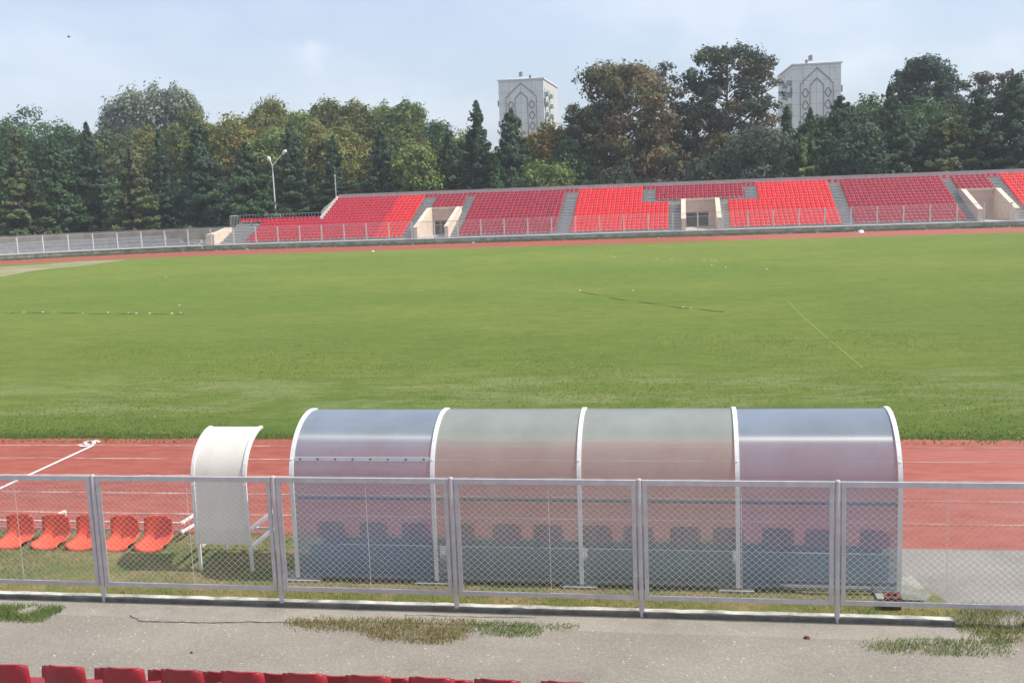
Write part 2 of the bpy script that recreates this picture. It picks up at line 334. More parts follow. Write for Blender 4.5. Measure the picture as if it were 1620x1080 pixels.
# near straight runs a little further out, to the verge
obj_ns = obj('track_straight', [(-60, 15.08, -.002), (60, 15.0, -.002), (60, CYM-RO+2.6, -.002), (-60, CYM-RO+2.6, -.002)], [(0, 1, 2, 3)], MT['tartan'])
tag(obj_ns, kind='structure')
mb = MB()
def lane_line(y, w=.05, x0=-60, x1=46, sl=0.0):
    n = 60; v = []
    for i in range(n+1):
        x = x0+(x1-x0)*i/n; v += [(x, y+sl*x-w/2, .005), (x, y+sl*x+w/2, .005)]
    mb.add(v, [(2*i, 2*i+2, 2*i+3, 2*i+1) for i in range(n)])
LY = [20.95, 19.85, 18.6, 17.42, 16.24]
for y in LY: lane_line(y)
mb.build('lane_lines', MT['line']); tag(bpy.data.objects['lane_lines'], kind='structure')
# start line across the lanes and the painted lane number beside it
mb = MB(); mb.add([(-12.92, 15.2, .009), (-12.84, 15.2, .009), (-12.93, 20.92, .009), (-13.01, 20.92, .009)], [(0, 1, 2, 3)])
tag(mb.build('start_line', MT['white']), 'white painted start line crossing the red lanes at the left', 'painted line')
def painted(pix, w, name):
    P = [gp(x, y, .012) for x, y in pix]; mb = MB(); v = []
    for i, p in enumerate(P):
        d = (P[min(i+1, len(P)-1)]-P[max(i-1, 0)]); d.z = 0; d.normalize(); nrm = Vector((-d.y, d.x, 0))*w/2; v += [p-nrm, p+nrm]
    f = [(2*i, 2*i+2, 2*i+3, 2*i+1) for i in range(len(P)-1)]
    return mb.add(v, f)
ln = painted([(157.5, 698.8), (152, 696.2), (143, 696.2), (136, 698.0), (134.5, 700.6), (139, 703), (146, 703), (149.5, 700.8), (148, 697.6), (143, 696.2)], .075, 'n')
l2 = painted([(149.5, 704.2), (144, 704.8), (137, 705.5), (129, 704.9), (124.5, 703.2), (131, 702.4)], .07, 'n'); ln.add(l2.v, l2.f)
tag(ln.build('lane_number', MT['white']), 'white painted lane number on red track above the start line', 'painted number')
# verge between kerb and track, path in front, apron on the right
def poly_sheet(name, pts, z, mat): o = obj(name, [(x, y, z) for x, y in pts], [tuple(range(len(pts)))], mat); return tag(o, kind='structure')
poly_sheet('verge', [(-60, 12.55), (3.0, 12.55), (3.25, 12.9), (2.85, 14.0), (2.78, 15.2), (-60, 15.2)], .016, MT['verge'])
poly_sheet('apron', [(2.70, 12.45), (60, 12.45), (60, 15.12), (2.70, 15.12)], .006, MT['apron'])
poly_sheet('path', [(-60, 3.0), (60, 3.0), (60, 12.46), (-60, 12.46)], -.004, MT['asphalt'])
# D-area patch of sand inside the far bend
sp = [gp(x, y) for x, y in ((-60, 452), (0, 438), (50, 429), (80, 425), (130, 421), (190, 413), (200, 411), (120, 414), (60, 419), (0, 423), (-60, 427))]
poly_sheet('sand_patch', [(p.x, p.y) for p in sp], .011, MT['sand'])
# faint touch line and mower marks
ft = painted([(1245, 475), (1275, 505), (1300, 527), (1330, 552), (1365, 582)], .045, 'n')
o = ft.build('touch_line', None); fm = M_('faded_chalk', .9).world(); fm.color(fm.mix(fm.ramp(fm.noise(1.5, 6, .7), .35, .6), (.15, .225, .038), (.175, .235, .05))); o.data.materials.append(fm.m); tag(o, kind='structure')

# kerb at the foot of the near fence
k = empty('kerb', (-20, 12.44, 0), 'low concrete kerb with white painted top under the near fence', 'kerb')
rg = random.Random(2)
def wavy(x0, x1, y0, y1, z0, z1, n, j, mat, name):
    mb = MB(); v = []
    for i in range(n+1):
        x = x0+(x1-x0)*i/n; a = rg.uniform(-j, j); b = rg.uniform(-j, j)
        v += [(x+20, y0-12.44+a, z0), (x+20, y0-12.44+a, z1+b*.3), (x+20, y1-12.44+b, z1), (x+20, y1-12.44+b, z0)]
    f = []
    for i in range(n):
        for j_ in range(4): a = 4*i+j_; b = 4*i+(j_+1) % 4; f.append((a, a+4, b+4, b))
    f += [(0, 1, 2, 3), (4*n+3, 4*n+2, 4*n+1, 4*n)]
    mb.add(v, f); return mb.build(name, mat, k)
wavy(-60, 3.08, 12.465, 12.62, -.02, .046, 400, .010, MT['kerb_shade'], 'kerb_body')
wavy(-60, 3.05, 12.50, 12.60, .046, .056, 400, .014, MT['kerbw'], 'painted_top')
# paler patched strip and cracks in the asphalt
def crack(pix, w, label):
    P = []
    for i in range(len(pix)-1):
        for t in np.linspace(0, 1, 9)[:-1]:
            a = np.array(pix[i])*(1-t)+np.array(pix[i+1])*t; P.append(gp(a[0]+rg.uniform(-1, 1), a[1]+rg.uniform(-.7, .7), .002))
    mb = MB(); v = []
    for i, p in enumerate(P): ww = w*rg.uniform(.4, 1.2); v += [p-Vector((0, ww/2, 0)), p+Vector((0, ww/2, 0))]
    mb.add(v, [(2*i, 2*i+2, 2*i+3, 2*i+1) for i in range(len(P)-1)])
    o = mb.build('crack', MT['crack']); tag(o, kind='structure'); return o
crack([(205, 972), (222, 982), (260, 983), (330, 984), (400, 983), (455, 984)], .022, '')
crack([(455, 984), (560, 983), (700, 986), (870, 990)], .012, '')
crack([(640, 972), (760, 975), (860, 976)], .012, '')

# ------------------------------------------------------------------ grass tufts (real blades)
def blades(name, pts, h, w, cols, seed=0, lean=.5):
    rg = np.random.default_rng(seed); n = len(pts); P = np.zeros((n, 3)); P[:, :2] = pts[:, :2]
    if pts.shape[1] > 2: P[:, 2] = pts[:, 2]
    hh = h*rg.uniform(.45, 1.25, n); a = rg.uniform(0, 2*PI, n); lx = np.cos(a)*lean*hh*rg.uniform(.2, 1.2, n); ly = np.sin(a)*lean*hh*rg.uniform(.2, 1.2, n)
    b = rg.uniform(0, PI, n); wx = np.cos(b)*w; wy = np.sin(b)*w*.5
    z = np.zeros(n)
    v0 = P-np.stack([wx, wy, z], 1); v1 = P+np.stack([wx, wy, z], 1); v2 = P+np.stack([lx, ly, hh], 1)
    V = np.stack([v0, v1, v2], 1).reshape(-1, 3).astype(np.float32)
    me = bpy.data.meshes.new(name); me.vertices.add(3*n); me.vertices.foreach_set('co', V.ravel())
    me.loops.add(3*n); me.loops.foreach_set('vertex_index', np.arange(3*n, dtype=np.int32))
    me.polygons.add(n); me.polygons.foreach_set('loop_start', np.arange(0, 3*n, 3, dtype=np.int32)); me.polygons.foreach_set('loop_total', np.full(n, 3, np.int32))
    c = np.ones((n, 3, 4), np.float32); c[:, :, :3] = cols[:, None, :]
    me.color_attributes.new('Col', 'FLOAT_COLOR', 'POINT').data.foreach_set('color', c.ravel())
    me.materials.append(MT['blade']); me.update()
    o = bpy.data.objects.new(name, me); C.objects.link(o); return o
def mixcol(rg, n, pal, w, var=.2):
    c = np.array(pal)[rg.choice(len(pal), n, p=np.array(w)/sum(w))]; return c*(1+rg.uniform(-var, var, (n, 1)))
def vnoise(x, y, s, seed):
    r = np.random.default_rng(seed); t = np.zeros_like(x)
    for i in range(6):
        a = r.uniform(0, 2*PI); f = s*r.uniform(.6, 1.8); t += np.sin((x*np.cos(a)+y*np.sin(a))*f+r.uniform(0, 6.28))
    return t/6**.5
nr = np.random.default_rng(11)
n = 52000; x = nr.uniform(-11.6, 3.1, n); y = nr.uniform(12.6, 15.3, n)
d = vnoise(x, y, 2.2, 3); keep = (nr.uniform(-1.2, .6, n) < d+.55) & ~((x > 2.6) & (y > 12.9))
x, y, d = x[keep], y[keep], d[keep]; n = len(x)
dry = np.clip(.5-.5*d+(.45-(y-12.5)*.35)+vnoise(x, y, .9, 8)*.35, .05, .95)[:, None]
cg = mixcol(nr, n, [(.13, .18, .04), (.10, .15, .032), (.19, .22, .06)], [3, 2, 2]); cdn = mixcol(nr, n, [(.42, .30, .13), (.32, .26, .10), (.50, .39, .20)], [3, 3, 2])
pick = (nr.uniform(size=(n, 1)) < dry); col = np.where(pick, cdn, cg)
tag(blades('verge_grass', np.stack([x, y], 1), .055, .006, col, 1, .7), 'half dry grass growing between the near kerb and the red track', 'grass', kind='stuff')
n = 30000; x = nr.uniform(-18, 16, n); y = CYM-RI+np.abs(nr.normal(0, .35, n))-.03
tag(blades('pitch_edge_grass', np.stack([x, y], 1), .035, .012, mixcol(nr, n, [(.12, .20, .034), (.16, .23, .045), (.28, .24, .1)], [5, 4, 1]), 2, .6), 'ragged grass along the near edge of the pitch', 'grass', kind='stuff')
n = 60000; x = nr.uniform(-22, 20, n); y = 21.2+nr.uniform(0, 1, n)**1.4*16
cc = vnoise(x, y, .8, 21); keep = nr.uniform(-1, 1, n) < cc; x, y = x[keep], y[keep]; n = len(x)
tag(blades('pitch_grass', np.stack([x, y], 1), .045, .016, mixcol(nr, n, [(.14, .22, .034), (.21, .27, .05), (.33, .36, .13)], [4, 4, 3]), 3, .8), 'short uneven turf tufts over the near half of the pitch', 'grass', kind='stuff')
def patch(poly_px, dens, h, pal, w, name, label, seed, fall=True):
    P = [gp(*p) for p in poly_px]; xs = [p.x for p in P]; ys = [p.y for p in P]
    rr = np.random.default_rng(seed); A = (max(xs)-min(xs))*(max(ys)-min(ys)); n = int(A*dens)
    x = rr.uniform(min(xs), max(xs), n); y = rr.uniform(min(ys), max(ys), n); ins = np.zeros(n, bool); j = len(P)-1
    xx = x+rr.normal(0, .10, n); yy = y+rr.normal(0, .06, n)
    for i in range(len(P)):
        a, b = P[i], P[j]; t = ((a.y > yy) != (b.y > yy)) & (xx < (b.x-a.x)*(yy-a.y)/((b.y-a.y) or 1e-9)+a.x); ins ^= t; j = i
    dn = vnoise(x, y, 9, seed+1); ins &= rr.uniform(-1.4, .5, n) < dn+.5
    x, y = x[ins], y[ins]
    return tag(blades(name, np.stack([x, y], 1), h, .0055, mixcol(rr, len(x), pal, w), seed, .8), label, 'grass', kind='stuff')
GREEN = [(.13, .22, .04), (.18, .25, .055), (.27, .27, .11)]; DRY = [(.36, .28, .11), (.29, .25, .085), (.20, .20, .06)]
patch([(-60, 960), (0, 958), (60, 957), (105, 962), (85, 972), (60, 985), (20, 981), (-60, 982)], 7000, .06, GREEN, [5, 4, 1], 'grass_patch', 'bright green grass tuft on the asphalt at the left edge', 21)
patch([(450, 982), (510, 980), (560, 981), (740, 979), (745, 1000), (730, 1012), (690, 1020), (640, 1016), (590, 1008), (560, 996), (480, 995)], 6000, .045, DRY, [4, 4, 2], 'grass_patch', 'dry yellowish grass patch on the asphalt below the dugout', 22)
patch([(735, 983), (830, 984), (862, 992), (850, 1004), (800, 1008), (740, 998)], 5000, .045, GREEN, [4, 3, 2], 'grass_patch', 'small green grass patch right of the dry patch on the asphalt', 23)
patch([(862, 986), (905, 986), (918, 992), (880, 998)], 4000, .035, GREEN, [2, 2, 4], 'grass_patch', 'tiny sparse grass tuft at the end of the asphalt crack', 24)
patch([(1360, 1022), (1420, 1012), (1500, 1010), (1560, 1012), (1600, 1018), (1590, 1034), (1540, 1040), (1450, 1034), (1400, 1032)], 4200, .045, GREEN, [3, 3, 4], 'grass_patch', 'thin green grass patch on the asphalt at lower right', 25)
patch([(1500, 968), (1545, 955), (1640, 975), (1640, 1000), (1600, 1005), (1620, 1018), (1570, 1020), (1540, 1000), (1505, 985)], 5500, .06, DRY+GREEN, [2, 3, 2, 3, 3, 3], 'grass_patch', 'mixed dry and green grass around the broken end of kerb', 26)
# pebbles and litter on the asphalt: nobody could count them
mb = MB(); rg = random.Random(9)
for i in range(900):
    x, y = rg.uniform(-7.5, 6.5), rg.uniform(8.8, 12.3); s = rg.uniform(.004, .011)
    mb.add([(x-s, y-s*.7, -.004), (x+s, y-s*.6, -.004), (x+s*.8, y+s, -.004), (x-s*.7, y+s*.8, -.004), (x+s*.1, y, s*.8)], [(0, 1, 4), (1, 2, 4), (2, 3, 4), (3, 0, 4)])
tag(mb.build('pebbles', MT['kerbw']), 'pale grit and pebbles scattered over the asphalt path', 'pebbles', kind='stuff')
mb = MB()
for i in range(300):
    x, y = rg.uniform(-60, 34), 0; y = CYM+RO+rg.uniform(.2, 1.9) if x > CX0 else 0
    if x < CX0:
        a = rg.uniform(PI/2, PI*.9); r = RO+rg.uniform(.2, 1.9); x, y = CX0+r*math.cos(a), CYM+r*math.sin(a)
    s = rg.uniform(.05, .16)
    mb.add([(x-s, y-s*.7, -.01), (x+s, y-s*.6, -.01), (x+s*.8, y+s, -.01), (x-s*.7, y+s*.8, -.01), (x+s*.1, y, s*.8)], [(0, 1, 4), (1, 2, 4), (2, 3, 4), (3, 0, 4)])
tag(mb.build('rubble', MT['conc']), 'small stones along the foot of the far wall', 'rubble', kind='stuff')
n = 26000; x = nr.uniform(-45, 36, n); y = nr.uniform(CYM+RO-.1, 103.3, n)
lt = x < CX0; a = nr.uniform(PI/2, PI*.95, n); r = nr.uniform(RO-.1, 46.2, n); x = np.where(lt | (nr.uniform(size=n) < .35), CX0+r*np.cos(a), x); y = np.where((x < CX0), CYM+r*np.sin(a), y)
tag(blades('far_verge_grass', np.stack([x, y], 1), .16, .035, mixcol(nr, n, [(.14, .16, .05), (.25, .22, .1), (.09, .12, .04)], [3, 2, 3]), 31, .6), 'rough grass strip at the foot of the far wall', 'grass', kind='stuff')

# ------------------------------------------------------------------ seats
def seat_mesh(name, mat, nu, nv, w, th):
    """moulded bucket seat, front towards -y, origin at the seat's fixing point under the pan"""
    prof = [(-.245, -.045), (-.235, -.004), (-.20, .012), (-.12, .006), (-.03, -.004), (.06, .0), (.12, .022), (.155, .07), (.175, .15), (.19, .23), (.20, .30), (.205, .335), (.215, .35), (.232, .345)]
    if nv < 8: prof = [(-.262, -.085), (-.205, .0), (-.12, .008), (.08, .0), (.145, .05), (.172, .20), (.225, .272)]
    nv = len(prof); top = []; bot = []
    for i, (y, z) in enumerate(prof):
        t = i/(nv-1); back = max(0, (t-.5)*2)
        ww = w*(1-.05*max(0, .25-t)*4)*(1-.22*back**2)
        for j in range(nu):
            u = -1+2*j/(nu-1); e = abs(u)**2.6
            yy = y-(.075*e*back if t > .5 else 0); zz = z+(.05 if nu > 4 else .012)*e*(1-back)-(.05*abs(u)**5 if i >= nv-3 and nu > 4 else 0)
            if t < .2: yy += .05*abs(u)**3
            top.append(Vector((u*ww/2, yy, zz)))
    def nrm(i, j):
        a = top[min(i+1, nv-1)*nu+j]-top[max(i-1, 0)*nu+j]; b = top[i*nu+min(j+1, nu-1)]-top[i*nu+max(j-1, 0)]
        return b.cross(a).normalized()
    for i in range(nv):
        for j in range(nu): bot.append(top[i*nu+j]-nrm(i, j)*th)
    V = top+bot; K = len(top); Fc = []
    for i in range(nv-1):
        for j in range(nu-1):
            a = i*nu+j; Fc.append((a, a+1, a+1+nu, a+nu)); Fc.append((K+a, K+a+nu, K+a+1+nu, K+a+1))
    for j in range(nu-1):
        Fc.append((j, K+j, K+j+1, j+1)); a = (nv-1)*nu+j; Fc.append((a, a+1, K+a+1, K+a))
    for i in range(nv-1):
        a = i*nu; Fc.append((a, a+nu, K+a+nu, K+a)); a = i*nu+nu-1; Fc.append((a, K+a, K+a+nu, a+nu))
    me = bpy.data.meshes.new(name); me.from_pydata([tuple(v) for v in V], [], Fc); me.materials.append(mat); me.update(); me.shade_smooth()
    return me
def seat_top(): pass
SM = {'near': seat_mesh('seat', MT['s_near'], 9, 14, .44, .008), 'dug': seat_mesh('seat', MT['s_dug'], 9, 14, .45, .008), 'orange': seat_mesh('seat', MT['s_orange'], 9, 14, .45, .010)}
def place_seat(kind, loc, rz, label, group, sc=1., name='stadium_seat'):
    o = bpy.data.objects.new(name, SM[kind]); C.objects.link(o); o.location = loc; o.rotation_euler = (0, 0, rz); o.scale = (sc, sc, sc)
    return tag(o, label, 'seat', group)
# foreground rows: the backs of crimson seats, facing the pitch
ORD = ['first', 'second', 'third', 'fourth', 'fifth', 'sixth', 'seventh', 'eighth', 'ninth', 'tenth', 'eleventh', 'twelfth', 'thirteenth', 'fourteenth']
for i in range(11):
    place_seat('near', (-6.31+.583*i, 8.40+.19, .755+.005*i), PI+random.Random(i).uniform(-.03, .03), f'crimson seat in the nearer foreground row, {ORD[i]} from the left', 'crimson seats along the bottom edge', .98)
for i in range(9):
    place_seat('near', (-6.86+.578*i, 9.15+.19, .372+.004*i), PI+random.Random(i+50).uniform(-.03, .03), f'crimson seat in the farther, half hidden foreground row, {ORD[i]} from the left', 'crimson seats along the bottom edge', .98)
# terrace under the foreground seats
tb = empty('near_terrace', (0, 6, 0), 'grey concrete terrace steps carrying the crimson foreground seats', 'terrace')
mb = MB(); sb = MB()
for i in range(11):
    mb.box(-30, 30, 9.45-.75*(i+1)-6, 9.45-.75*i-6, -.01, .06+.34*i)
mb.build('steps', MT['conc'], tb)
for i, (yy, zz) in enumerate(((8.95, .35), (8.2, .73))):
    sb.box(-8, 3, yy-6-.02, yy-6+.02, zz-.07, zz-.03)
    for x in np.arange(-7.8, 3, 1.2): sb.box(x-.02, x+.02, yy-6-.018, yy-6+.018, zz-.37, zz-.07)
sb.build('seat_rail', MT['galv'], tb)

# ------------------------------------------------------------------ near fence
FY = 12.49; PXS = [-15.0, -12.64, -10.22, -7.79, -5.27, -2.93, -.59, 1.74, 4.12, 6.5, 8.88, 11.26]
fe = empty('chain_link_fence', (0, FY, 0), 'grey steel fence of framed chain link panels along the near kerb', 'fence')
FT = 1.735
for i, x in enumerate(PXS):
    mb = MB(); mb.tube([(x, 0, -.02), (x, 0, FT+.005)], .031, 12)
    mb.tube([(x, 0, FT+.005), (x, 0, FT+.016)], [.026, .02], 12)
    for z in (FT-.2, .52): mb.box(x-.085, x+.085, -.004, .004, z-.014, z+.014)
    mb.build('post', MT['galv'], fe)
def diamond(mb, x0, x1, z0, z1, p, q, r, wob=0):
    """woven diamonds: wires in both diagonals clipped to the frame"""
    Wd, Hh = x1-x0, z1-z0; sl = q/p; k = -Hh/sl
    rgn = random.Random(int(x0*100))
    t = k-(k % p)
    while t < Wd:
        for sgn in (1, -1):
            a0, a1 = max(0, t), min(Wd, t+Hh/sl)
            if a1-a0 > .02:
                za, zb = (a0-t)*sl, (a1-t)*sl
                xa, xb = (x0+a0, x0+a1) if sgn == 1 else (x1-a0, x1-a1)
                mb.tube([(xa, .003*sgn, z0+za), (xb, .003*sgn, z0+zb)], r, 4, False)
        t += p
for i in range(len(PXS)-1):
    x0, x1 = PXS[i]+.045, PXS[i+1]-.045; zb = .215; zt = FT; w = .05
    mb = MB(); mb.box(x0-.01, x1+.01, -.02, .012, zt-.066, zt); mb.box(x0, x1, -.02, .012, zb, zb+w)
    mb.box(x0, x0+w, -.018, .010, zb+w, zt-.066); mb.box(x1-w, x1, -.018, .010, zb+w, zt-.066)
    pf = mb.build('panel_frame', MT['galv'], fe)
    mb = MB(); diamond(mb, x0+w, x1-w, zb+w, zt-w, .087, .078, .0021)
    mb.build('chain_link', MT['wire'], pf)
    xm = (x0+x1)/2+.05; mb = MB(); mb.tube([(xm, .009, zb+w), (xm, .009, zt-w)], .0035, 5); mb.build('stay_wire', MT['wire'], pf)

# ------------------------------------------------------------------ the big dugout
DX = [-5.36, -3.38, -1.41, .62, 2.61]
def arc_prof(y0, zc, r, z0, deg=104, n=22):
    P = [(y0, z0)]+[(y0, zc*k/3) for k in (1, 2) if zc*k/3 > z0]
    for i in range(n+1):
        a = math.radians(deg)*i/n; P.append((y0+r-r*math.cos(a), zc+r*math.sin(a)*.9))
    return P
DP = [(p[0]-13.4, p[1]) for p in arc_prof(13.34, 1.41, .90, .07)]
du = empty('team_dugout', (0, 13.4, 0), 'long curved dugout of tinted plastic sheets on white arched frames', 'dugout')
for i, x in enumerate(DX):
    mb = MB(); mb.strip([(p[0]-.004, p[1]) for p in DP], .022, x-.028, x+.028)
    mb.strip([(p[0]+.035, p[1]-.03) for p in DP], .03, x-.018, x+.018)
    for k in range(4, len(DP), 4):
        p = DP[k]; mb.tube([(x, p[0]-.03, p[1]), (x, p[0]-.035, p[1]+.006)], .012, 6)
    mb.build('rib', MT['white'], du)
    mb = MB(); mb.box(x-.02, x+.02, 1.0, 1.04, 0, 1.95)
    mb.bar((x, 1.02, 1.93), (x, DP[-1][0], DP[-1][1]-.04), .035); mb.bar((x, .06, .1), (x, 1.02, .1), .035)
for i in range(4):
    mb = MB(); mb.strip([(p[0]+.004, p[1]-.004) for p in DP], .006, DX[i]+.03, DX[i+1]-.03)
    o = mb.build('roof_sheet', MT['polyb' if i in (0, 3) else 'polyg'], du, True)
    o.data.shade_flat() if False else None
    tag(o, 'blue tinted plastic sheet' if i in (0, 3) else 'grey green plastic sheet')
mb = MB(); mb.box(DX[0], DX[4], .035, .065, 1.155, 1.185); mb.build('purlin', MT['dark'], du)
mb = MB(); mb.box(DX[0], DX[4], .012, .045, .10, .135); mb.build('sill', MT['dark'], du)
mb = MB(); zz = DP[0]
kk = min(range(len(DP)), key=lambda k: abs(DP[k][1]-1.74)); p = DP[kk]; q = DP[kk+1]
mb.bar((DX[0]+.04, p[0]-.012, p[1]), (DX[1]-.04, p[0]-.012, p[1]), .008, .055)
js = mb.build('joint_strip', MT['white'], du)
for j in range(8): x = DX[0]+.12+j*(DX[1]-DX[0]-.24)/7; mb = MB(); mb.tube([(x, p[0]-.016, p[1]), (x, p[0]-.028, p[1])], .012, 6); mb.build('bolt', MT['dark'], js)
mb = MB(); mb.box(DX[0]+.02, DX[4]-.02, 1.02, 1.05, 2.02, 2.05); mb.build('front_rail', MT['galv'], du)
for x, s in ((DX[0]+.05, .35), (DX[1], .3), (DX[2], .25), (DX[3], .25)): mb = MB(); mb.box(x-s, x+s*.8, -.14, .25, -.02, .045); mb.build('footing', MT['concd'], du)
mb = MB()
mb.prism([(DX[4]-.3, -.28), (DX[4]+.25, -.3), (DX[4]+.38, -.12), (DX[4]+.30, .35), (DX[4]+.2, 1.0), (DX[4]-.3, 1.2)], 'z', -.02, .05)
mb.build('footing', MT['concd'], du)
mb = MB(); mb.box(DX[0]+.03, DX[4]-.03, .07, 1.45, -.02, .035); mb.build('floor_slab', MT['conc'], du)
for i in range(4):
    mb = MB(); mb.box(DX[i]+.05, DX[i+1]-.05, .34, .36, .04, .40)
    for x in np.linspace(DX[i]+.05, DX[i+1]-.06, 6): mb.box(x-.006, x+.006, .33, .339, .04, .40)
    mb.build('kick_panel', MT['teal'], du)
db = empty('dugout_bench', (0, 14.0, 0), 'dark steel bench rail carrying the seats inside the dugout', 'bench')
for y_ in (-.02, .12): mb = MB(); mb.box(DX[0]+.15, DX[4]-.1, y_, y_+.04, .33, .37); mb.build('seat_rail', MT['dark'], db)
for x in np.linspace(DX[0]+.3, DX[4]-.3, 6): mb = MB(); mb.box(x-.02, x+.02, -.02, .02, -.02, .33); mb.box(x-.02, x+.02, .12, .16, -.02, .33); mb.build('leg', MT['dark'], db)
for i, x in enumerate([-5.05, -4.42, -3.80, -3.16, -2.50, -1.92, -1.25, -.68, -.05, .52, 1.17, 1.72, 2.42]):
    place_seat('dug', (x, 14.06, .38), PI, f'dark red bucket seat inside the dugout, {ORD[i]} from the left', 'dark red seats inside the dugout', .92)

# ------------------------------------------------------------------ small white shelter
SP = [(p[0]-13.7, p[1]) for p in arc_prof(13.62, 1.30, .74, .42, 92)]
SP = SP[:-1]
sh = empty('small_shelter', (-6.56, 13.7, 0), 'narrow white curved shelter standing left of the long dugout', 'shelter')
for s in (-1, 1):
    x = s*.39; mb = MB(); mb.strip([(p[0]-.004, p[1]) for p in SP], .02, x-.025, x+.025); mb.strip([(p[0]+.03, p[1]-.02) for p in SP], .025, x-.015, x+.015)
    for k in range(3, len(SP), 3): p = SP[k]; mb.tube([(x, p[0]-.024, p[1]), (x, p[0]-.032, p[1]+.004)], .009, 6)
    mb.build('rib', MT['white'], sh)
    for yy in (-.05, .80):
        mb = MB(); mb.box(x-.02, x+.02, yy-.02, yy+.02, -.02, .66 if yy > .5 else .5); mb.build('leg', MT['white'], sh)
    mb = MB(); mb.bar((x, -.03, .62), (x, .82, .62), .045); mb.bar((x, -.03, .36), (x, .82, .36), .045); mb.build('arm_rail', MT['white'], sh)
mb = MB(); mb.strip([(p[0]+.004, p[1]-.004) for p in SP], .006, -.365, .365); mb.build('curved_sheet', MT['polyw'], sh, True)
for q_ in ((-.035, -.005, .42, .455), (-.02, .01, .60, .63), (.78, .82, .34, .38), (SP[-1][0]-.03, SP[-1][0], SP[-1][1]-.035, SP[-1][1])): mb = MB(); mb.box(-.37, .37, *q_); mb.build('cross_rail', MT['white'], sh)

# ------------------------------------------------------------------ orange seats on a tipped bench
ob = empty('orange_bench', (-9.4, 14.75, 0), 'white bench frame with orange bucket seats lying on the verge grass', 'bench')
for z in (.285, .17): mb = MB(); mb.box(-2.2, 1.62, .10, .13, z, z+.025); mb.build('rail', MT['white'], ob)
for x in (-.72, 1.60):
    mb = MB(); mb.bar((x, .02, .33), (x+.03, .55, .33), .035); mb.bar((x, .02, .18), (x+.03, .55, .18), .035); mb.box(x+.01, x+.045, .53, .56, -.02, .345); mb.build('leg', MT['white'], ob)
for j, (px) in enumerate((-20, 37, 93, 147, 201, 254)):
    X = at(px, 835, 14.78).x
    o = bpy.data.objects.new('seat', SM['orange']); C.objects.link(o); o.parent = ob; o.location = (X+9.4, -.19, .06); o.rotation_euler = (math.radians(4), 0, 0); o.scale = (1.08, 1.08, 1.12)

# rusty box, litter
rb = empty('rusty_box', (2.46, 12.93, 0), 'small rusty brown metal box on the grass behind the fence', 'box')
mb = MB(); mb.box(-.085, .085, -.085, .085, 0, .17); mb.box(-.10, .10, -.10, .10, .155, .175); mb.build('body', MT['rust'], rb)
mb = MB(); mb.box(-.035, .035, -.03, .03, .175, .21); mb.tube([(-.05, 0, .2), (.05, 0, .2)], .012, 6); mb.build('handle', MT['rust'], rb)
def scrap(px, py, s, label, mat='white', z=.03, name='litter_scrap', cat='litter'):
    p = gp(px, py); r = random.Random(int(px*7+py)); mb = MB()
    v = [(r.uniform(.7, 1)*s*math.cos(a), r.uniform(.7, 1)*s*.7*math.sin(a), 0) for a in np.linspace(0, 2*PI, 8)[:-1]]
    n = len(v); t = [(x*.6, y*.6, s*r.uniform(.35, .6)) for x, y, _ in v]
    mb.add(v+t, [tuple(range(n))[::-1], tuple(range(n, 2*n))]+[(i, (i+1) % n, n+(i+1) % n, n+i) for i in range(n)])
    o = mb.build(name, MT[mat]); o.location = (p.x, p.y, .0 if z is None else 0); return tag(o, label, cat, 'scraps lying on the ground')
scrap(355, 912, .035, 'white scrap of litter in the shade under the white shelter')
scrap(1361, 368, .45, 'white lump lying on the far edge of the red track')
scrap(590, 398, .18, 'small pale lump at the far track edge below the left seat block')
scrap(750, 384.5, .18, 'small white lump at the foot of the far wall')
scrap(1277, 1009, .05, 'small dry brown leaf on the asphalt near the right post', 'rust')
scrap(303, 1032, .03, 'tiny dark leaf on the asphalt above the crimson seats', 'rust')
scrap(86, 1037, .018, 'left of two white specks on asphalt above the crimson seats')
scrap(147, 1035, .018, 'right of two white specks on asphalt above the crimson seats')
# cords with pale tape tied to them, lying on the pitch
def cord(pix, tags, label):
    P = []
    for i in range(len(pix)-1):
        for t in np.linspace(0, 1, 7)[:-1]:
            a = np.array(pix[i])*(1-t)+np.array(pix[i+1])*t; P.append(gp(a[0], a[1]+.5*math.sin(a[0]*.09), .012+.02*math.sin(a[0]*.13)))
    P.append(gp(*pix[-1], .03)); o0 = P[0].copy(); o0.z = 0
    e = empty('marker_cord', o0, label, 'cord', 'marker cords lying on the pitch')
    mb = MB(); mb.tube([p-o0 for p in P], .011, 4); mb.build('line', MT['cord'], e)
    for (x, y) in tags:
        q = gp(x, y)-o0; s = random.Random(int(x)).uniform(.035, .065); mb = MB()
        mb.add([q+Vector(v)*s for v in ((-1, -.6, 0), (1, -.4, 0), (.8, .6, 0), (-.9, .5, 0), (-.4, -.2, .8), (.5, .1, .6))], [(0, 1, 5, 4), (1, 2, 5), (2, 3, 4, 5), (3, 0, 4), (3, 2, 1, 0)])
        mb.build('tape', MT['white'], e)
cord([(8, 495), (90, 495), (180, 496.5), (290, 497)], [(13, 494.5), (38, 494), (68, 494), (85, 494.5), (131, 495), (171, 494.5), (203, 495), (216, 496), (237, 496), (272, 496), (286, 495)], 'thin cord with pale tape ties lying across the left of the pitch')
cord([(915, 460), (970, 472), (1030, 480), (1080, 487), (1145, 493)], [(918, 460), (1081, 486), (1093, 487.5)], 'thin dark cord with pale tape lying across the middle of the pitch')
mb = MB()
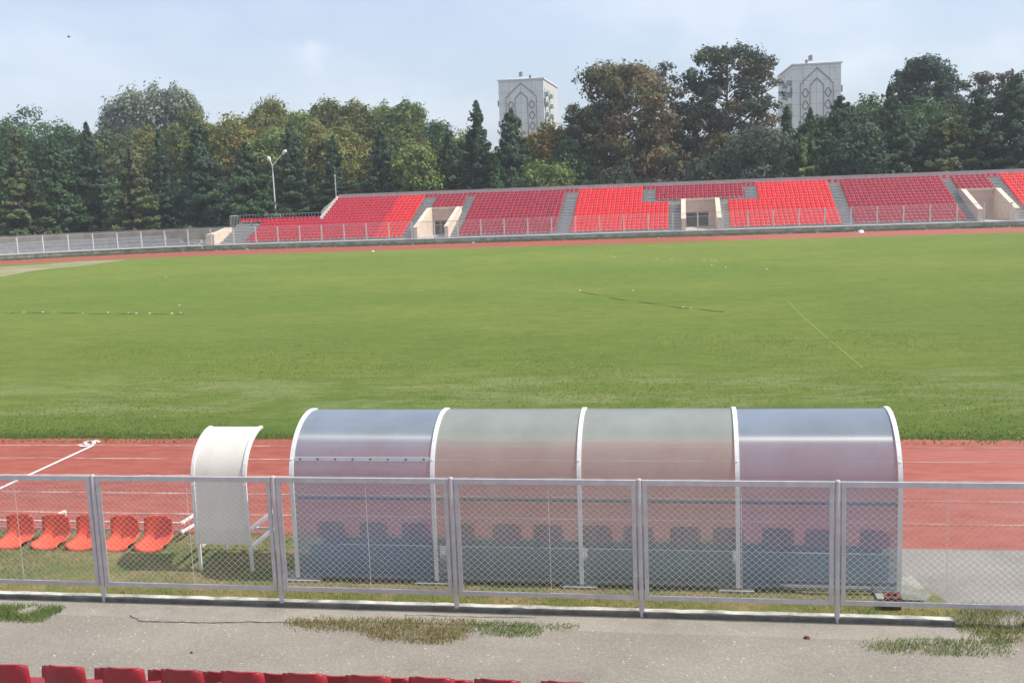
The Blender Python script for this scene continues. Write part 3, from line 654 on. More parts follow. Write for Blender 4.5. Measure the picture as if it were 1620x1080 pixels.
for (x, y) in ((968, 406), (973, 407), (1002, 460), (1038, 410), (1063, 410), (1114, 412), (1126, 413), (1132, 413), (1126, 420), (1148, 423), (1213, 426), (263, 438), (284, 483)):
    q = gp(x, y); s = .05; mb.add([q+Vector(v)*s for v in ((-1, -.6, .1), (1, -.4, .1), (.8, .6, .1), (-.9, .5, .1), (0, 0, 1.1))], [(0, 1, 4), (1, 2, 4), (2, 3, 4), (3, 0, 4)])
tag(mb.build('field_scraps', MT['white']), 'tiny white scraps scattered over the far half of the pitch', 'litter', kind='stuff')

# ------------------------------------------------------------------ far stand
SY, SZ, RUN, RISE, NR = 105.0, .45, .75, .27, 15
WY = 103.35
gs = empty('grandstand', (0, SY, 0), 'long concrete grandstand filled with red seats across the pitch', 'grandstand')
def tz(i): return SZ+RISE*i
def ty(i): return RUN*i            # local y
ZONES = [(-48.6, -38.95, 0, 8), (-38.95, 42, 0, NR)]
VOM = [(-27.2, -23.6), (-.3, 3.5), (27.0, 30.6)]
def in_vom(x0, x1): return [v for v in VOM if v[0] < x1 and v[1] > x0]
mb = MB()
mb.box(-49.4, 42, WY-SY, 0, -.3, SZ)
for (x0, x1, r0, r1) in ZONES:
    segs = []; a = x0
    for v in VOM:
        if v[0] >= x0 and v[1] <= x1: segs.append((a, v[0], 0)); segs.append((v[0], v[1], 10)); a = v[1]
    segs.append((a, x1, 0))
    for (s0, s1, st) in segs:
        for i in range(max(r0, st), r1):
            mb.box(s0, s1, ty(i), ty(i+1) if i < r1-1 else ty(i+1)+.4, -.3 if st == 0 else tz(i)-.5, tz(i))
mb.build('terrace', MT['conc'], gs)
mb = MB(); mb.box(-49.42, 42, WY-SY-.03, WY-SY, -.3, SZ-.08); mb.build('front_wall', MT['wallg'], gs)
mb = MB(); mb.box(-49.42, 42, WY-SY-.05, WY-SY+.25, SZ-.08, SZ+.02); mb.build('wall_coping', MT['conc'], gs)
# stairs
AIS = [(-48.4, -45.6, 0, 7), (-28.5, -27.2, 0, 14), (-23.6, -22.8, 0, 14), (-12.7, -11.4, 0, 14), (-1.5, -.3, 0, 9), (-4.3, -3.1, 9, 14), (3.5, 4.3, 0, 9), (6.2, 7.4, 9, 14), (14.85, 15.95, 0, 14), (26.15, 26.97, 0, 14), (30.6, 31.7, 0, 14)]
for (a, b, r0, r1) in AIS:
    mb = MB(); nb_ = MB()
    for i in range(r0, r1):
        mb.box(a+.01, b-.01, ty(i)+RUN/2-.01, ty(i+1), tz(i)-.1, tz(i)+RISE/2)
        nb_.box(a+.01, b-.01, ty(i)-.06, ty(i)+.05, tz(i)-.035, tz(i)+.012)
        nb_.box(a+.01, b-.01, ty(i)+RUN/2-.07, ty(i)+RUN/2+.04, tz(i)+RISE/2-.033, tz(i)+RISE/2+.012)
    st_ = mb.build('stair', MT['step'], gs); nb_.build('lit_step_edges', MT['nose'], st_)
# top parapet, left guard rails
mb = MB(); mb.box(-38.9, 42, ty(NR)+.42, ty(NR)+.54, tz(NR-1)-1, 5.10); mb.box(-38.9, 42, ty(NR)+.40, ty(NR)+.56, 5.101, 5.16); mb.build('parapet', MT['pinkrail'], gs)
mb = MB()
for dz in (0, .22, .44): mb.bar((-38.98, ty(7)+.5, tz(8)+.35+dz), (-38.98, ty(NR)+.45, 4.55+dz), .05)
mb.prism([(ty(7), tz(7)-.3), (ty(7), tz(7)+.45), (ty(15)+.4, 5.0), (ty(15)+.4, 4.0)], 'x', -39.05, -38.9)
mb.build('side_wall', MT['conc'], gs)
mb = MB()
for x in np.arange(-48.6, -39, .36): mb.bar((x, ty(8)+.4, tz(7)), (x, ty(8)+.4, tz(7)+.95), .022)
for z in (.08, .95): mb.bar((-48.65, ty(8)+.4, tz(7)+z), (-39.1, ty(8)+.4, tz(7)+z), .035)
for y in np.arange(ty(5), ty(8)+.4, .4): mb.bar((-48.65, y, tz(7)-.2), (-48.65, y, tz(7)+.95), .022)
mb.bar((-48.65, ty(5), tz(7)+.95), (-48.65, ty(8)+.4, tz(7)+.95), .035)
mb.build('guard_rail', MT['white'], gs)
mb = MB(); mb.prism([(-.9, -.3), (-.9, 1.55), (ty(2), 1.75), (ty(5), tz(6)), (ty(5), -.3)], 'x', -49.4, -48.5)
mb.build('end_wall', MT['beige'], gs)
# mini rails under the front row and little railings at the head of each stair
mb = MB()
# vomitories
for vi, (a, b) in enumerate(VOM):
    t = .38; y1 = ty(9)+.1; zt = 3.28
    v = MB()
    for (x0, x1) in ((a, a+t), (b-t, b)):
        v.prism([(-.35, SZ-.1), (-.35, SZ+1.05), (ty(8), zt-.02), (y1, zt-.02), (y1, SZ-.1)], 'x', x0, x1)
    w = v.build('entrance_wall', MT['beige'], gs)
    v = MB()
    for (x0, x1) in ((a-.04, a+t+.04), (b-t-.04, b+.04)):
        v.prism([(-.39, SZ+1.05), (-.39, SZ+1.15), (ty(8)-.03, zt+.1), (y1+.3, zt+.1), (y1+.3, zt-.018), (ty(8), zt-.018), (-.352, SZ+1.052)], 'x', x0, x1)
    v.box(a+t+.041, b-t-.041, y1-.28, y1+.3, zt-.10, zt+.098); v.build('entrance_coping', MT['beige'], gs)
    v = MB(); v.box(a+t, b-t, y1-.15, y1, 2.08 if vi < 2 else SZ, zt-.101)
    v.box(a+t, b-t, y1-.30, y1-.151, 2.0, 2.16); v.build('lintel', MT['pinkp'], gs)
    dx0, dx1 = ((a+t+.05, b-t-.35) if vi == 0 else (a+t+.05, b-t-.65))
    if vi < 2:
        
        for (p0, p1) in ((a+t, dx0), (dx1, b-t)): v = MB(); v.box(p0, p1, y1-.15, y1, SZ, 2.08); v.build('door_surround', MT['beige'], gs)
        v = MB(); v.box(a+t, b-t, y1+4, y1+4.1, SZ-.1, 3); v.box(a, a+.1, y1, y1+4, SZ-.1, 3); v.box(b-.1, b, y1, y1+4, SZ-.1, 3); v.box(a, b, y1+.01, y1+4, 2.6, 2.7); v.build('tunnel', MT['dark'], gs)
        v = MB()
        for x in np.linspace(dx0+.02, dx1-.02, 4 if vi == 0 else 3): v.box(x-.03, x+.03, y1-.12, y1-.07, SZ, 2.07)
        for z in (SZ+.05, 1.55, 2.0): v.box(dx0, dx1, y1-.11, y1-.08, z-.025, z+.025)
        for x in np.arange(dx0+.1, dx1, .12): v.box(x-.007, x+.007, y1-.10, y1-.09, SZ, 1.55)
        v.build('gate', MT['galv'], gs)
    v = MB(); v.box(a+t, b-t, -.35, y1+4 if vi < 2 else y1, SZ-.1, SZ-.001); v.build('entrance_floor', MT['conc'], gs)
# seats
MT['s_cri'] = seatmat('seat_crimson_red', (.60, .020, .048), (.50, .016, .038))
BLK = [  # x0, x1, row0, row1, material, name
    (-45.5, -31.6, 0, 7, 's_cri', 'leftmost crimson block'), (-48.3, -39.2, 7, 8, 's_cri', 'low guard rail row at the left end'), (-38.8, -31.6, 7, 15, 's_cri', 'leftmost crimson block'),
    (-31.6, -28.6, 0, 15, 's_red', 'narrow bright strip left of the left entrance'), (-27.1, -23.7, 10, 15, 's_mar', 'small block over the left entrance'),
    (-22.7, -12.8, 0, 15, 's_mar', 'maroon block right of the left entrance'), (-11.3, -4.4, 9, 15, 's_red', 'bright block left of the middle entrance'), (-11.3, -1.6, 0, 9, 's_red', 'bright block left of the middle entrance'),
    (-3.0, 6.1, 10, 15, 's_mar', 'maroon block over the middle entrance'), (4.4, 14.8, 0, 9, 's_red', 'bright block right of the middle entrance'), (7.5, 14.8, 9, 15, 's_red', 'bright block right of the middle entrance'),
    (16.05, 26.1, 0, 15, 's_mar', 'maroon block left of the right entrance'), (27.05, 30.6, 10, 15, 's_mar', 'small block over the right entrance'), (31.8, 38, 0, 15, 's_red', 'bright block at the right edge')]
far_mesh = {}
jr = random.Random(77); allseats = []
for (x0, x1, r0, r1, mt, nm) in BLK:
    n = int((x1-x0)/.455); p = (x1-x0)/n
    for r in range(r0, r1):
        for j in range(n):
            x = x0+p*(j+.5); allseats.append((x, SY+ty(r)+.36+jr.uniform(-.02, .02), tz(r)+.29, mt, nm, r, jr.uniform(-.04, .04)))
for (x0, x1) in ((-48.3, -39), (-28.6, -27.1), (-23.7, -22.7), (-12.8, -11.3), (-4.4, -3.0), (6.1, 7.5), (14.8, 16.05), (26.1, 27.0), (30.6, 31.8)):
    if x0 == -48.3: continue
    n = max(1, int((x1-x0)/.455)); p = (x1-x0)/n
    for j in range(n): allseats.append((x0+p*(j+.5), SY+ty(14)+.36, tz(14)+.34, 's_mar', 'top row crossing the stair heads', 14, 0))
for mt in ('s_red', 's_mar', 's_cri'): SM[mt] = seat_mesh('seat', MT[mt], 4, 5, .448, .03)
def depth(s): v = Vector((s[0], s[1], s[2]-H)); return v.dot(AZ)
def visible(s):
    v = Vector((s[0], s[1], s[2]-H)); z = v.dot(AZ); x = 810+F*v.dot(AX)/z; return 2 < x < 1618
vis = sorted([s for s in allseats if visible(s)], key=depth); ind = vis[:262]; indset = set((s[0], s[1]) for s in ind)
for s in ind:
    colr = 'bright red' if s[3] == 's_red' else 'dark red'
    rn = 'front' if s[5] == 0 else (ORD[s[5]] if s[5] < 14 else 'top')
    o = place_seat(s[3], (s[0], s[1], s[2]), s[6], f'{colr} seat, {rn} row, {s[4]}', f'{colr} seats in the {rn} row, {s[4]}')
rest = [s for s in allseats if (s[0], s[1]) not in indset]
for mt, nm, lb in (('s_red', 'bright_red_seats', 'bright red plastic seats filling the other rows of the far stand'), ('s_mar', 'maroon_seats', 'dark red plastic seats filling the other rows of the far stand'), ('s_cri', 'crimson_seats', 'crimson plastic seats filling the leftmost block of the far stand')):
    me = SM[mt]; base = np.array([v.co[:] for v in me.vertices]); fcs = [tuple(p.vertices) for p in me.polygons]; R_ = [s for s in rest if s[3] == mt]
    V = []; Fc = []
    for q, s in enumerate(R_):
        c_, s_ = math.cos(s[6]), math.sin(s[6]); b = base.copy(); b[:, 0], b[:, 1] = base[:, 0]*c_-base[:, 1]*s_, base[:, 0]*s_+base[:, 1]*c_
        V.append(b+np.array(s[:3])); k0 = q*len(base); Fc += [tuple(i+k0 for i in f) for f in fcs]
    o = obj(nm, np.concatenate(V).tolist(), Fc, MT[mt], None, False); o.data.shade_smooth(); tag(o, lb, 'seats', kind='stuff')
for (x0, x1, r0, r1, mt, nm) in BLK:
    mb = MB(); mb.box(x0, x1, ty(r0)+.13, ty(r0)+.17, tz(r0)+.20, tz(r0)+.25)
    for x in np.arange(x0+.2, x1, 1.15): mb.box(x-.03, x+.03, ty(r0)+.14, ty(r0)+.2, tz(r0), tz(r0)+.2)
    mb.build('seat_rail', MT['galv'], gs)

# ------------------------------------------------------------------ far fence along the wall
ff = empty('perimeter_fence', (0, WY+.1, 0), 'long white post fence with wire mesh on the wall round the far track', 'fence')
path = []
xx = 39.0; PITCHF = 2.36; RF = WY+.1-CYM
while xx > CX0: path.append((xx, WY+.1)); xx -= PITCHF
a = PI/2+(CX0-xx)/RF
while a < PI*1.02: path.append((CX0+RF*math.cos(a), CYM+RF*math.sin(a))); a += PITCHF/RF
OFF = WY+.1
FB = SZ+.02
for (x, y) in path:
    mb = MB(); mb.box(x-.055, x+.055, y-OFF-.05, y-OFF+.05, FB-.05, FB+1.72); mb.build('post', MT['white'], ff)
rail = MB(); rail2 = MB(); mesh = MB()
for i in range(len(path)-1):
    (xa, ya), (xb, yb) = path[i], path[i+1]
    A_, B_ = Vector((xa, ya-OFF, 0)), Vector((xb, yb-OFF, 0))
    rail.bar(A_+Vector((0, 0, FB+1.68)), B_+Vector((0, 0, FB+1.68)), .045); rail2.bar(A_+Vector((0, 0, FB+.12)), B_+Vector((0, 0, FB+.12)), .045)
    D = B_-A_; Ln = D.length; D.normalize(); h0, h1 = FB+.14, FB+1.66; hh = h1-h0; p = .12; t = -hh
    while t < Ln:
        for sg in (1, -1):
            a0, a1 = max(0, t), min(Ln, t+hh)
            if a1-a0 > .05:
                za, zb = a0-t, a1-t
                s0, s1 = (a0, a1) if sg == 1 else (Ln-a0, Ln-a1)
                mesh.tube([A_+D*s0+Vector((0, 0, h0+za)), A_+D*s1+Vector((0, 0, h0+zb))], .0045, 3, False)
        t += p
rail.build('rail', MT['galv'], ff); rail2.build('rail', MT['galv'], ff); mesh.build('wire_mesh', MT['wire'], ff)
# wall and low white steps round the bend on the left
bw = empty('bend_terrace', (CX0, CYM, 0), 'low pale concrete terrace steps round the bend left of the stand', 'terrace')
def sector(r0, r1, a0, a1, z0, z1, n=40):
    v = []
    for i in range(n+1):
        a = a0+(a1-a0)*i/n; c_, s_ = math.cos(a), math.sin(a); v += [(r0*c_, r0*s_, z0), (r0*c_, r0*s_, z1), (r1*c_, r1*s_, z1), (r1*c_, r1*s_, z0)]
    f = [];
    for i in range(n):
        for j in range(4): a = 4*i+j; b = 4*i+(j+1) % 4; f.append((a, b, b+4, a+4))
    return v, f+[(3, 2, 1, 0), (4*n, 4*n+1, 4*n+2, 4*n+3)]
RB = RF
aw = PI/2+.17
wl = MB(); wl.add(*sector(RB-.1, RB+1.6, PI/2+.17, PI*1.02, -.3, SZ-.02)); wl.build('front_wall', MT['concd'], bw)
wl = MB(); wl.add(*sector(RB-.14, RB+1.62, PI/2+.17, PI*1.02, SZ-.019, SZ+.02)); wl.build('walkway', MT['conc'], bw)
aS = math.atan2(at(258, 385, 104).y-CYM, at(258, 385, 104).x-CX0)
for i, (r0, z) in enumerate(((RB+1.6, .78), (RB+2.4, 1.14), (RB+3.2, 1.50))):
    wl = MB(); wl.add(*sector(r0, r0+.8 if i < 2 else r0+1.0, aS-.035*(2-i), PI*1.02, -.3, z)); wl.build('step', MT['step'], bw)
wl = MB(); wl.add(*sector(RB+7, RB+7.25, PI/2+.10, PI*1.02, -.3, 2.15)); o = wl.build('boundary_wall', MT['brownw']); o.location = (CX0, CYM, 0)
tag(o, 'weathered brown boundary wall behind the pale bend terrace', 'wall')
pw = MB(); pw.box(-66, -50.5, 6.6, 7.4, 0, .75); pw.box(-66, -50.5, 7.4, 8.2, 0, 1.15)
for (xa, xb) in ((-61.5, -58.5), (-57.2, -54.5), (-53.2, -51)):
    pass
cb = MB()
for (xa, xb) in ((-53.6, -52.3), (-52.0, -50.4), (-56.0, -54.3)): cb.box(xa, xb, 0, .6, 0, .28); cb.box(xa, xb, .62, 1.2, 0, .6)
o = cb.build('concrete_blocks', MT['conc']); o.location = (0, 108.2, .2); tag(o, 'low pale concrete bench blocks in shade left of the stand', 'concrete blocks')

# lamp with two arms, thin pole
lp = at(432.5, 285, 113.8); lamp = empty('street_lamp', (lp.x, 113.8, 0), 'white two armed street lamp rising against the dark conifers', 'street lamp')
z = lambda py: at(432, py, 113.8).z
mb = MB(); mb.tube([(0, 0, 0), (0, 0, z(262))], [.11, .06], 8); mb.build('pole', MT['white'], lamp)
for (px, py) in ((425, 250), (451, 239.5)):
    q = at(px, py, 113.8); dx = q.x-lp.x; mb = MB(); mb.tube([(0, 0, z(262)), (dx*.9, 0, q.z-.1)], .05, 6); mb.build('arm', MT['white'], lamp)
    mb = MB(); s = .25; d = Vector((dx, 0, q.z-z(262))).normalized()
    c0 = Vector((dx, 0, q.z)); mb.tube([c0-d*.45, c0-d*.2, c0+d*.05, c0+d*.2], [.08, .2, .2, .06], 8); mb.build('lamp_head', MT['white'], lamp)
tp = at(531.5, 308, SY+ty(15)+.3); tpt = at(530.8, 278, SY+ty(15)+.3)
po = empty('thin_pole', (tp.x, tp.y, tz(14)), 'thin pale pole standing at the top left corner of the stand', 'pole')
mb = MB(); mb.tube([(0, 0, 0), (0, 0, tpt.z-tz(14))], .06, 8); mb.box(-.12, .12, -.12, .12, 0, .03); mb.build('shaft', MT['galv'], po)
mb = MB(); mb.tube([(0, 0, tpt.z-tz(14)), (0, 0, tpt.z-tz(14)+.12)], [.09, .05], 8); mb.build('cap', MT['white'], po)

# ------------------------------------------------------------------ tower blocks
def tower(px0, px1, ytop, Y, side, label, dpt=15, rot=0):
    a, b = at(px0, ytop[0], Y), at(px1, ytop[1], Y); w = (b-a).length; Ht = (a.z+b.z)/2
    e = empty('apartment_tower', ((a.x+b.x)/2, Y, 0), label, 'building', 'pale apartment towers beyond the trees', rot); h = w/2
    mb = MB(); mb.box(-h, h, 0, dpt, -1, Ht); mb.build('wall', MT['towerw'], e)
    mb = MB(); mb.box(-h-.3, h+.3, -.3, dpt+.3, Ht, Ht+.35)
    mb.add([(-h-.3, -.3, Ht+.35), (h+.3, -.3, Ht+.35), (h+.3, dpt+.3, Ht+.35), (-h-.3, dpt+.3, Ht+.35), (0, dpt*.45, Ht+1.9), (0, dpt*.6, Ht+1.9)], [(0, 1, 4), (1, 2, 5, 4), (2, 3, 5), (3, 0, 4, 5)])
    rf = mb.build('roof', MT['white'], e)
    for (x, y, s) in ((-.8, 5.5, .45), (h*.4*side, 1.5, .3)): q_ = Ht+(1.5 if y > 3 else .2); mb = MB(); mb.box(x-s, x+s, y-s, y+s, q_, q_+.6+s); mb.prism([(x-s*1.3, q_+.6+s), (x, q_+1+s), (x+s*1.3, q_+.6+s)], 'y', y-s, y+s); mb.build('vent_box', MT['towerl'], rf)
    mb = MB(); t = .2
    def pl(P):
        for i in range(len(P)-1): mb.bar((P[i][0]*h, -.06, Ht+P[i][1]), (P[i+1][0]*h, -.06, Ht+P[i+1][1]), .14, t+.06)
    pl([(-.68, -35), (-.68, -4.7), (-.6, -4.6), (-.58, -4.1), (0, -.9), (.58, -4.0), (.6, -4.5), (.68, -4.6), (.68, -35)])
    pl([(-.28, -35), (-.28, -5.1), (0, -3.4), (.28, -5.1), (.28, -35)])
    for z in range(-7, -35, -3):
        for s in (-.47, .47):
            for (r, hh) in ((.13, 1.15),):
                pl([(s-r, z), (s-r*.4, z+hh*.75), (s, z+hh), (s+r*.4, z+hh*.75), (s+r, z), (s+r*.4, z-hh*.75), (s, z-hh), (s-r*.4, z-hh*.75), (s-r, z)])
    mb.build('wall_pattern', MT['towerl'], e)
    # balconies and windows on the long side
    for z in np.arange(Ht-4.6, 3, -2.9):
        for y in (3.2, 7.6, 12):
            x0, x1 = (h, h+1.1) if side > 0 else (-h-1.1, -h)
            if y != 7.6:
                mb = MB(); mb.box(x0, x1, y-1.5, y+1.5, z, z+.15); mb.box(x1-.1 if side > 0 else x0, x1 if side > 0 else x0+.1, y-1.5, y+1.5, z+.15, z+1.1); mb.box(x0, x1, y-1.5, y-1.4, z+.15, z+1.1); mb.box(x0, x1, y+1.4, y+1.5, z+.15, z+1.1); mb.build('balcony', MT['towerb'], e)
            wx = h+.02 if side > 0 else -h-.02
            mb = MB(); mb.box(min(wx, wx-side*.1), max(wx, wx-side*.1), y-.8, y+.8, z+.9, z+2.3); mb.build('window', MT['glass'], e)
    for x in (-h, h):
        for z in np.arange(Ht-7, 3, -5.8): mb = MB(); mb.box(x-.5 if x < 0 else x, x if x < 0 else x+.5, .6, 1.6, z, z+1.6); mb.build('side_loggia', MT['towerl'], e)
    return e
tower(788, 859, (128, 125.5), 305, 1, 'left pale apartment tower with arch pattern, behind the spiky conifers', 30, math.radians(-1))
tower(1254, 1331, (103.5, 100), 282, -1, 'right pale apartment tower with arch pattern, right of the tall pines', 30, math.radians(2))
def hut(px, py, Y, label):
    q = at(px, py, Y); e = empty('small_building', (q.x, Y, 0), label, 'building'); mb = MB(); mb.box(-4, 4, 0, 6, 0, q.z-.6); mb.build('wall', MT['white'], e)
    mb = MB(); mb.prism([(-4.5, q.z-.6), (0, q.z+.8), (4.5, q.z-.6)], 'y', -.4, 6.4); mb.build('roof', MT['conc'], e)
    mb = MB(); mb.box(-2.4, -1, -.06, 0, q.z-2.6, q.z-1.3); mb.box(1, 2.4, -.06, 0, q.z-2.6, q.z-1.3); mb.build('window', MT['glass'], e)

# ------------------------------------------------------------------ trees
def limbs(P0, h, r, mat, parent, seed, n=7, spread=.5, lo=.3, name='trunk'):
    rg = random.Random(seed); mb = MB(); k = 6
    pts = [Vector((rg.uniform(-.03, .03)*h*i/k, rg.uniform(-.03, .03)*h*i/k, h*.92*i/k)) for i in range(k+1)]
    mb.tube(pts, [r*(1-.85*i/k) for i in range(k+1)], 7)
    for j in range(n):
        t = rg.uniform(lo, .85); i = int(t*k); b = pts[i].lerp(pts[i+1], t*k-i); a = rg.uniform(0, 2*PI); Ln = h*spread*(1-t*.6)*rg.uniform(.6, 1)
        e = b+Vector((math.cos(a)*Ln, math.sin(a)*Ln, Ln*rg.uniform(.25, .8))); mid = b.lerp(e, .5)+Vector((0, 0, Ln*.08))
        mb.tube([b, mid, e], [r*(1-t)*.5+.02, r*(1-t)*.3+.015, .02], 5)
    return mb.build(name, mat, parent)
def clump_cloud(rg, ctr, rad, dens, leaf, pal, wts, hue=.22, flat=.75):
    P = []; Nn = []; Sz = []; Cc = []
    pal = np.array(pal)
    for c_, r_ in zip(ctr, rad):
        n = max(12, int(dens*4*PI*r_*r_/(leaf*leaf*1.0)))
        d = rg.normal(size=(n, 3)); d /= np.linalg.norm(d, axis=1, keepdims=True)
        rr = r_*(1-np.abs(rg.normal(0, .24, n)))[:, None]; lump = 1+.22*np.sin(d[:, :1]*7+c_[0])+.18*np.sin(d[:, 1:2]*8+c_[1])+.15*np.sin(d[:, 2:]*9+c_[2]*3)
        p = c_+d*rr*lump*np.array([1, 1, flat])
        P.append(p); Nn.append(d+rg.normal(size=(n, 3))*.38+np.array([0, 0, .25])); Sz.append(leaf*rg.uniform(.55, 1.35, n))
        base = pal[rg.choice(len(pal), p=np.array(wts)/sum(wts))]*(1+rg.uniform(-hue, hue))
        Cc.append(base*(1+rg.uniform(-.25, .25, (n, 1))))
    return np.concatenate(P), np.concatenate(Nn), np.concatenate(Sz), np.concatenate(Cc)
def broad(px, ytop, Y, hw, label, pal, w, seed, zb=.12, leaf=.26, dens=.50, nc=46, up=None, gap=0, name='broadleaf_tree', flat=.8, group='broadleaf trees behind the stand'):
    q = at(px, ytop, Y); h = q.z; R_ = hw*Y*1.5/F; nc = int(nc*1.5); zb = max(zb, 1-2.3*R_/h); e = empty(name, (q.x, Y, 0), label, 'tree', group); rg = np.random.default_rng(seed)
    ctr = []; rad = []
    zc = h*(1+zb)/2; hz_ = h*(1-zb)/2
    while len(ctr) < nc:
        d = rg.normal(size=3); d /= np.linalg.norm(d); k = rg.uniform(.45, .88)**.6
        c_ = np.array([d[0]*R_*.8*k, d[1]*R_*.75*k, zc+d[2]*hz_*.84*k]); 
        if d[2] < -.3: c_[:2] *= 1.1
        r_ = R_*rg.uniform(.17, .34) if R_ < hz_ else hz_*rg.uniform(.2, .38)
        ctr.append(c_); rad.append(r_)
    ctr.append(np.array([0, 0, h-R_*.25])); rad.append(R_*.25)
    P, Nn, Sz, Cc = clump_cloud(rg, ctr, rad, dens, leaf, pal, w, flat=flat)
    # loose sprigs breaking the outline
    k = int(len(P)*.06); ii = rg.choice(len(P), k); P[ii] += (P[ii]-np.array([0, 0, zc]))*rg.uniform(.02, .08, (k, 1))
    # denser inner foliage hides the trunk, its colour darkened as crown shade
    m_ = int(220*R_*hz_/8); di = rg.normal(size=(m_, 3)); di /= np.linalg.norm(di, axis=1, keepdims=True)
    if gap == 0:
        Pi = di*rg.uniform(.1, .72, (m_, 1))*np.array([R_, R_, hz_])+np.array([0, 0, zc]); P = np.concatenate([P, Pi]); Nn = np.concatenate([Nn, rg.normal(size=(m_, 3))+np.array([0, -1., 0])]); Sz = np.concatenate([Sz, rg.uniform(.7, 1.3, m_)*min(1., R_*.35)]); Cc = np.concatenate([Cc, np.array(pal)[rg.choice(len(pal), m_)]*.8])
    P[:, 2] = np.maximum(P[:, 2], .1)
    cards('crown', P, Nn, Sz, Cc, MT['leaf'], e, 1.6, seed, up)
    limbs(None, h*.9, max(.12, R_*.06), MT['bark'], e, seed); return e
def conifer(px, ytop, Y, hw, label, pal, w, seed, leaf=.25, taper=.78, zb=.02, droop=.25, dens=1., name='conifer', group='dark conifers behind the stand'):
    q = at(px, ytop, Y); h = q.z; R_ = hw*Y/F*1.42; e = empty(name, (q.x, Y, 0), label, 'tree', group); rg = np.random.default_rng(seed); pal = np.array(pal)
    P = []; Nn = []; Sz = []; Cc = []; br = MB()
    nb = int(h*20*(.6+.12*R_))
    for b in range(nb):
        t = (b+rg.uniform(0, 1))/nb; t = zb+(1-zb)*t; zz = h*t
        a = rg.uniform(0, 2*PI); Ln = R_*((1-t)**taper*rg.uniform(.72, 1.12)+.03)*(.80+.2*math.sin(a*3+seed))*(1+.13*math.sin(t*23+seed)+.1*math.sin(t*51))
        if rg.uniform() < .10: Ln *= 1.25
        Ln = max(Ln, .2); n = int(8+Ln*30*dens); s = rg.uniform(.15, 1.0, n)**.8
        dirv = np.array([math.cos(a), math.sin(a), 0]); side = np.array([-math.sin(a), math.cos(a), 0])
        p = dirv*s[:, None]*Ln+np.array([0, 0, zz]); p[:, 2] += -droop*Ln*s+.22*Ln*s**2.5
        spread = .26*Ln*(1.05-s*.75); p += side*(rg.uniform(-1, 1, n)*spread)[:, None]; p[:, 2] += rg.normal(0, .10, n)-.05
        P.append(p); Nn.append(np.tile(dirv*.8+np.array([0, 0, .75]), (n, 1))+rg.normal(size=(n, 3))*.5)
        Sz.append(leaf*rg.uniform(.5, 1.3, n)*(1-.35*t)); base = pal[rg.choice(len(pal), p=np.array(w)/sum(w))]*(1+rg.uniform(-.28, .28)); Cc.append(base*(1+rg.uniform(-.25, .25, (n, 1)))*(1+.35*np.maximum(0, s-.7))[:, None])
        if b % 5 == 0: br.tube([(0, 0, zz), tuple(dirv*Ln*.8+np.array([0, 0, zz-droop*Ln*.6]))], [.05, .012], 4)
    # leader tuft
    n = 40; p = np.zeros((n, 3)); p[:, 2] = h*(1-rg.uniform(0, .1, n)); p[:, :2] = rg.normal(0, .09, (n, 2)); P.append(p); Nn.append(rg.normal(size=(n, 3))); Sz.append(np.full(n, leaf*.5)); Cc.append(np.tile(pal[0], (n, 1)))
    P = np.concatenate(P); P[:, 2] = np.maximum(P[:, 2], .05)
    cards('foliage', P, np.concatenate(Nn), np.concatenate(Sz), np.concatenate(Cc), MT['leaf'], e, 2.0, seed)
    br.tube([(0, 0, 0), (0, 0, h*.97)], [max(.14, R_*.07), .02], 7); br.build('trunk', MT['bark'], e); return e
def pine(px, ytop, Y, hw, label, pal, w, seed, zb=.25, nc=60, leaf=.24, dens=.5, cr=(.15, .28), shell=.95, group='tall pines behind the stand'):
    q = at(px, ytop, Y); h = q.z; R_ = hw*Y/F*1.1; nc = int(nc*1.45); e = empty('pine_tree', (q.x, Y, 0), label, 'tree', group); rg = np.random.default_rng(seed); rr = random.Random(seed)
    zc = h*(1+zb)/2; hz_ = h*(1-zb)/2; mb = MB(); k = 7
    pts = [Vector((math.sin(i*.9+seed)*.06*R_, math.cos(i*.7+seed)*.06*R_, h*.93*i/k)) for i in range(k+1)]; tr_ = max(.22, R_*.055)
    mb.tube(pts, [tr_*(1-.8*i/k) for i in range(k+1)], 8)
    ctr = []; rad = []
    for i in range(nc):
        u = rg.uniform(-1, .93); prof = (1-abs(u)**2.4)**.5*(1 if u > -.5 else .9); a = rg.uniform(0, 2*PI); rad_ = R_*prof*rg.uniform(.35, shell)**.7
        c_ = np.array([math.cos(a)*rad_, math.sin(a)*rad_, zc+u*hz_]); r_ = R_*rg.uniform(*cr); ctr.append(c_); rad.append(r_)
        if i % 2 == 0:
            t = max(.12, min(.9, (c_[2]-rad_*.55)/(h*.93))); j = int(t*k); b = pts[j].lerp(pts[min(j+1, k)], t*k-j); E = Vector(c_); md = b.lerp(E, .55)+Vector((0, 0, -rad_*.05))
            mb.tube([b, md, E], [tr_*.35*(1-t)+.05, .07, .03], 5)
            for _ in range(3):
                E2 = E+Vector((rr.uniform(-1, 1), rr.uniform(-1, 1), rr.uniform(-.2, .8)))*r_; mb.tube([md, E2], [.035, .015], 4, False)
    ctr.append(np.array([0, 0, h-R_*.12])); rad.append(R_*.13)
    P, Nn, Sz, Cc = clump_cloud(rg, ctr, rad, dens, leaf, pal, w, .3, .72)
    k2 = int(len(P)*.08); ii = rg.choice(len(P), k2); P[ii] += (P[ii]-np.array([0, 0, zc]))*rg.uniform(.01, .06, (k2, 1))
    cards('crown', P, Nn, Sz, Cc, MT['leaf'], e, 2.0, seed); mb.build('trunk', MT['redbark'], e); return e
def sc_(p, k): return [tuple(min(.5, x*k) for x in c) for c in p]
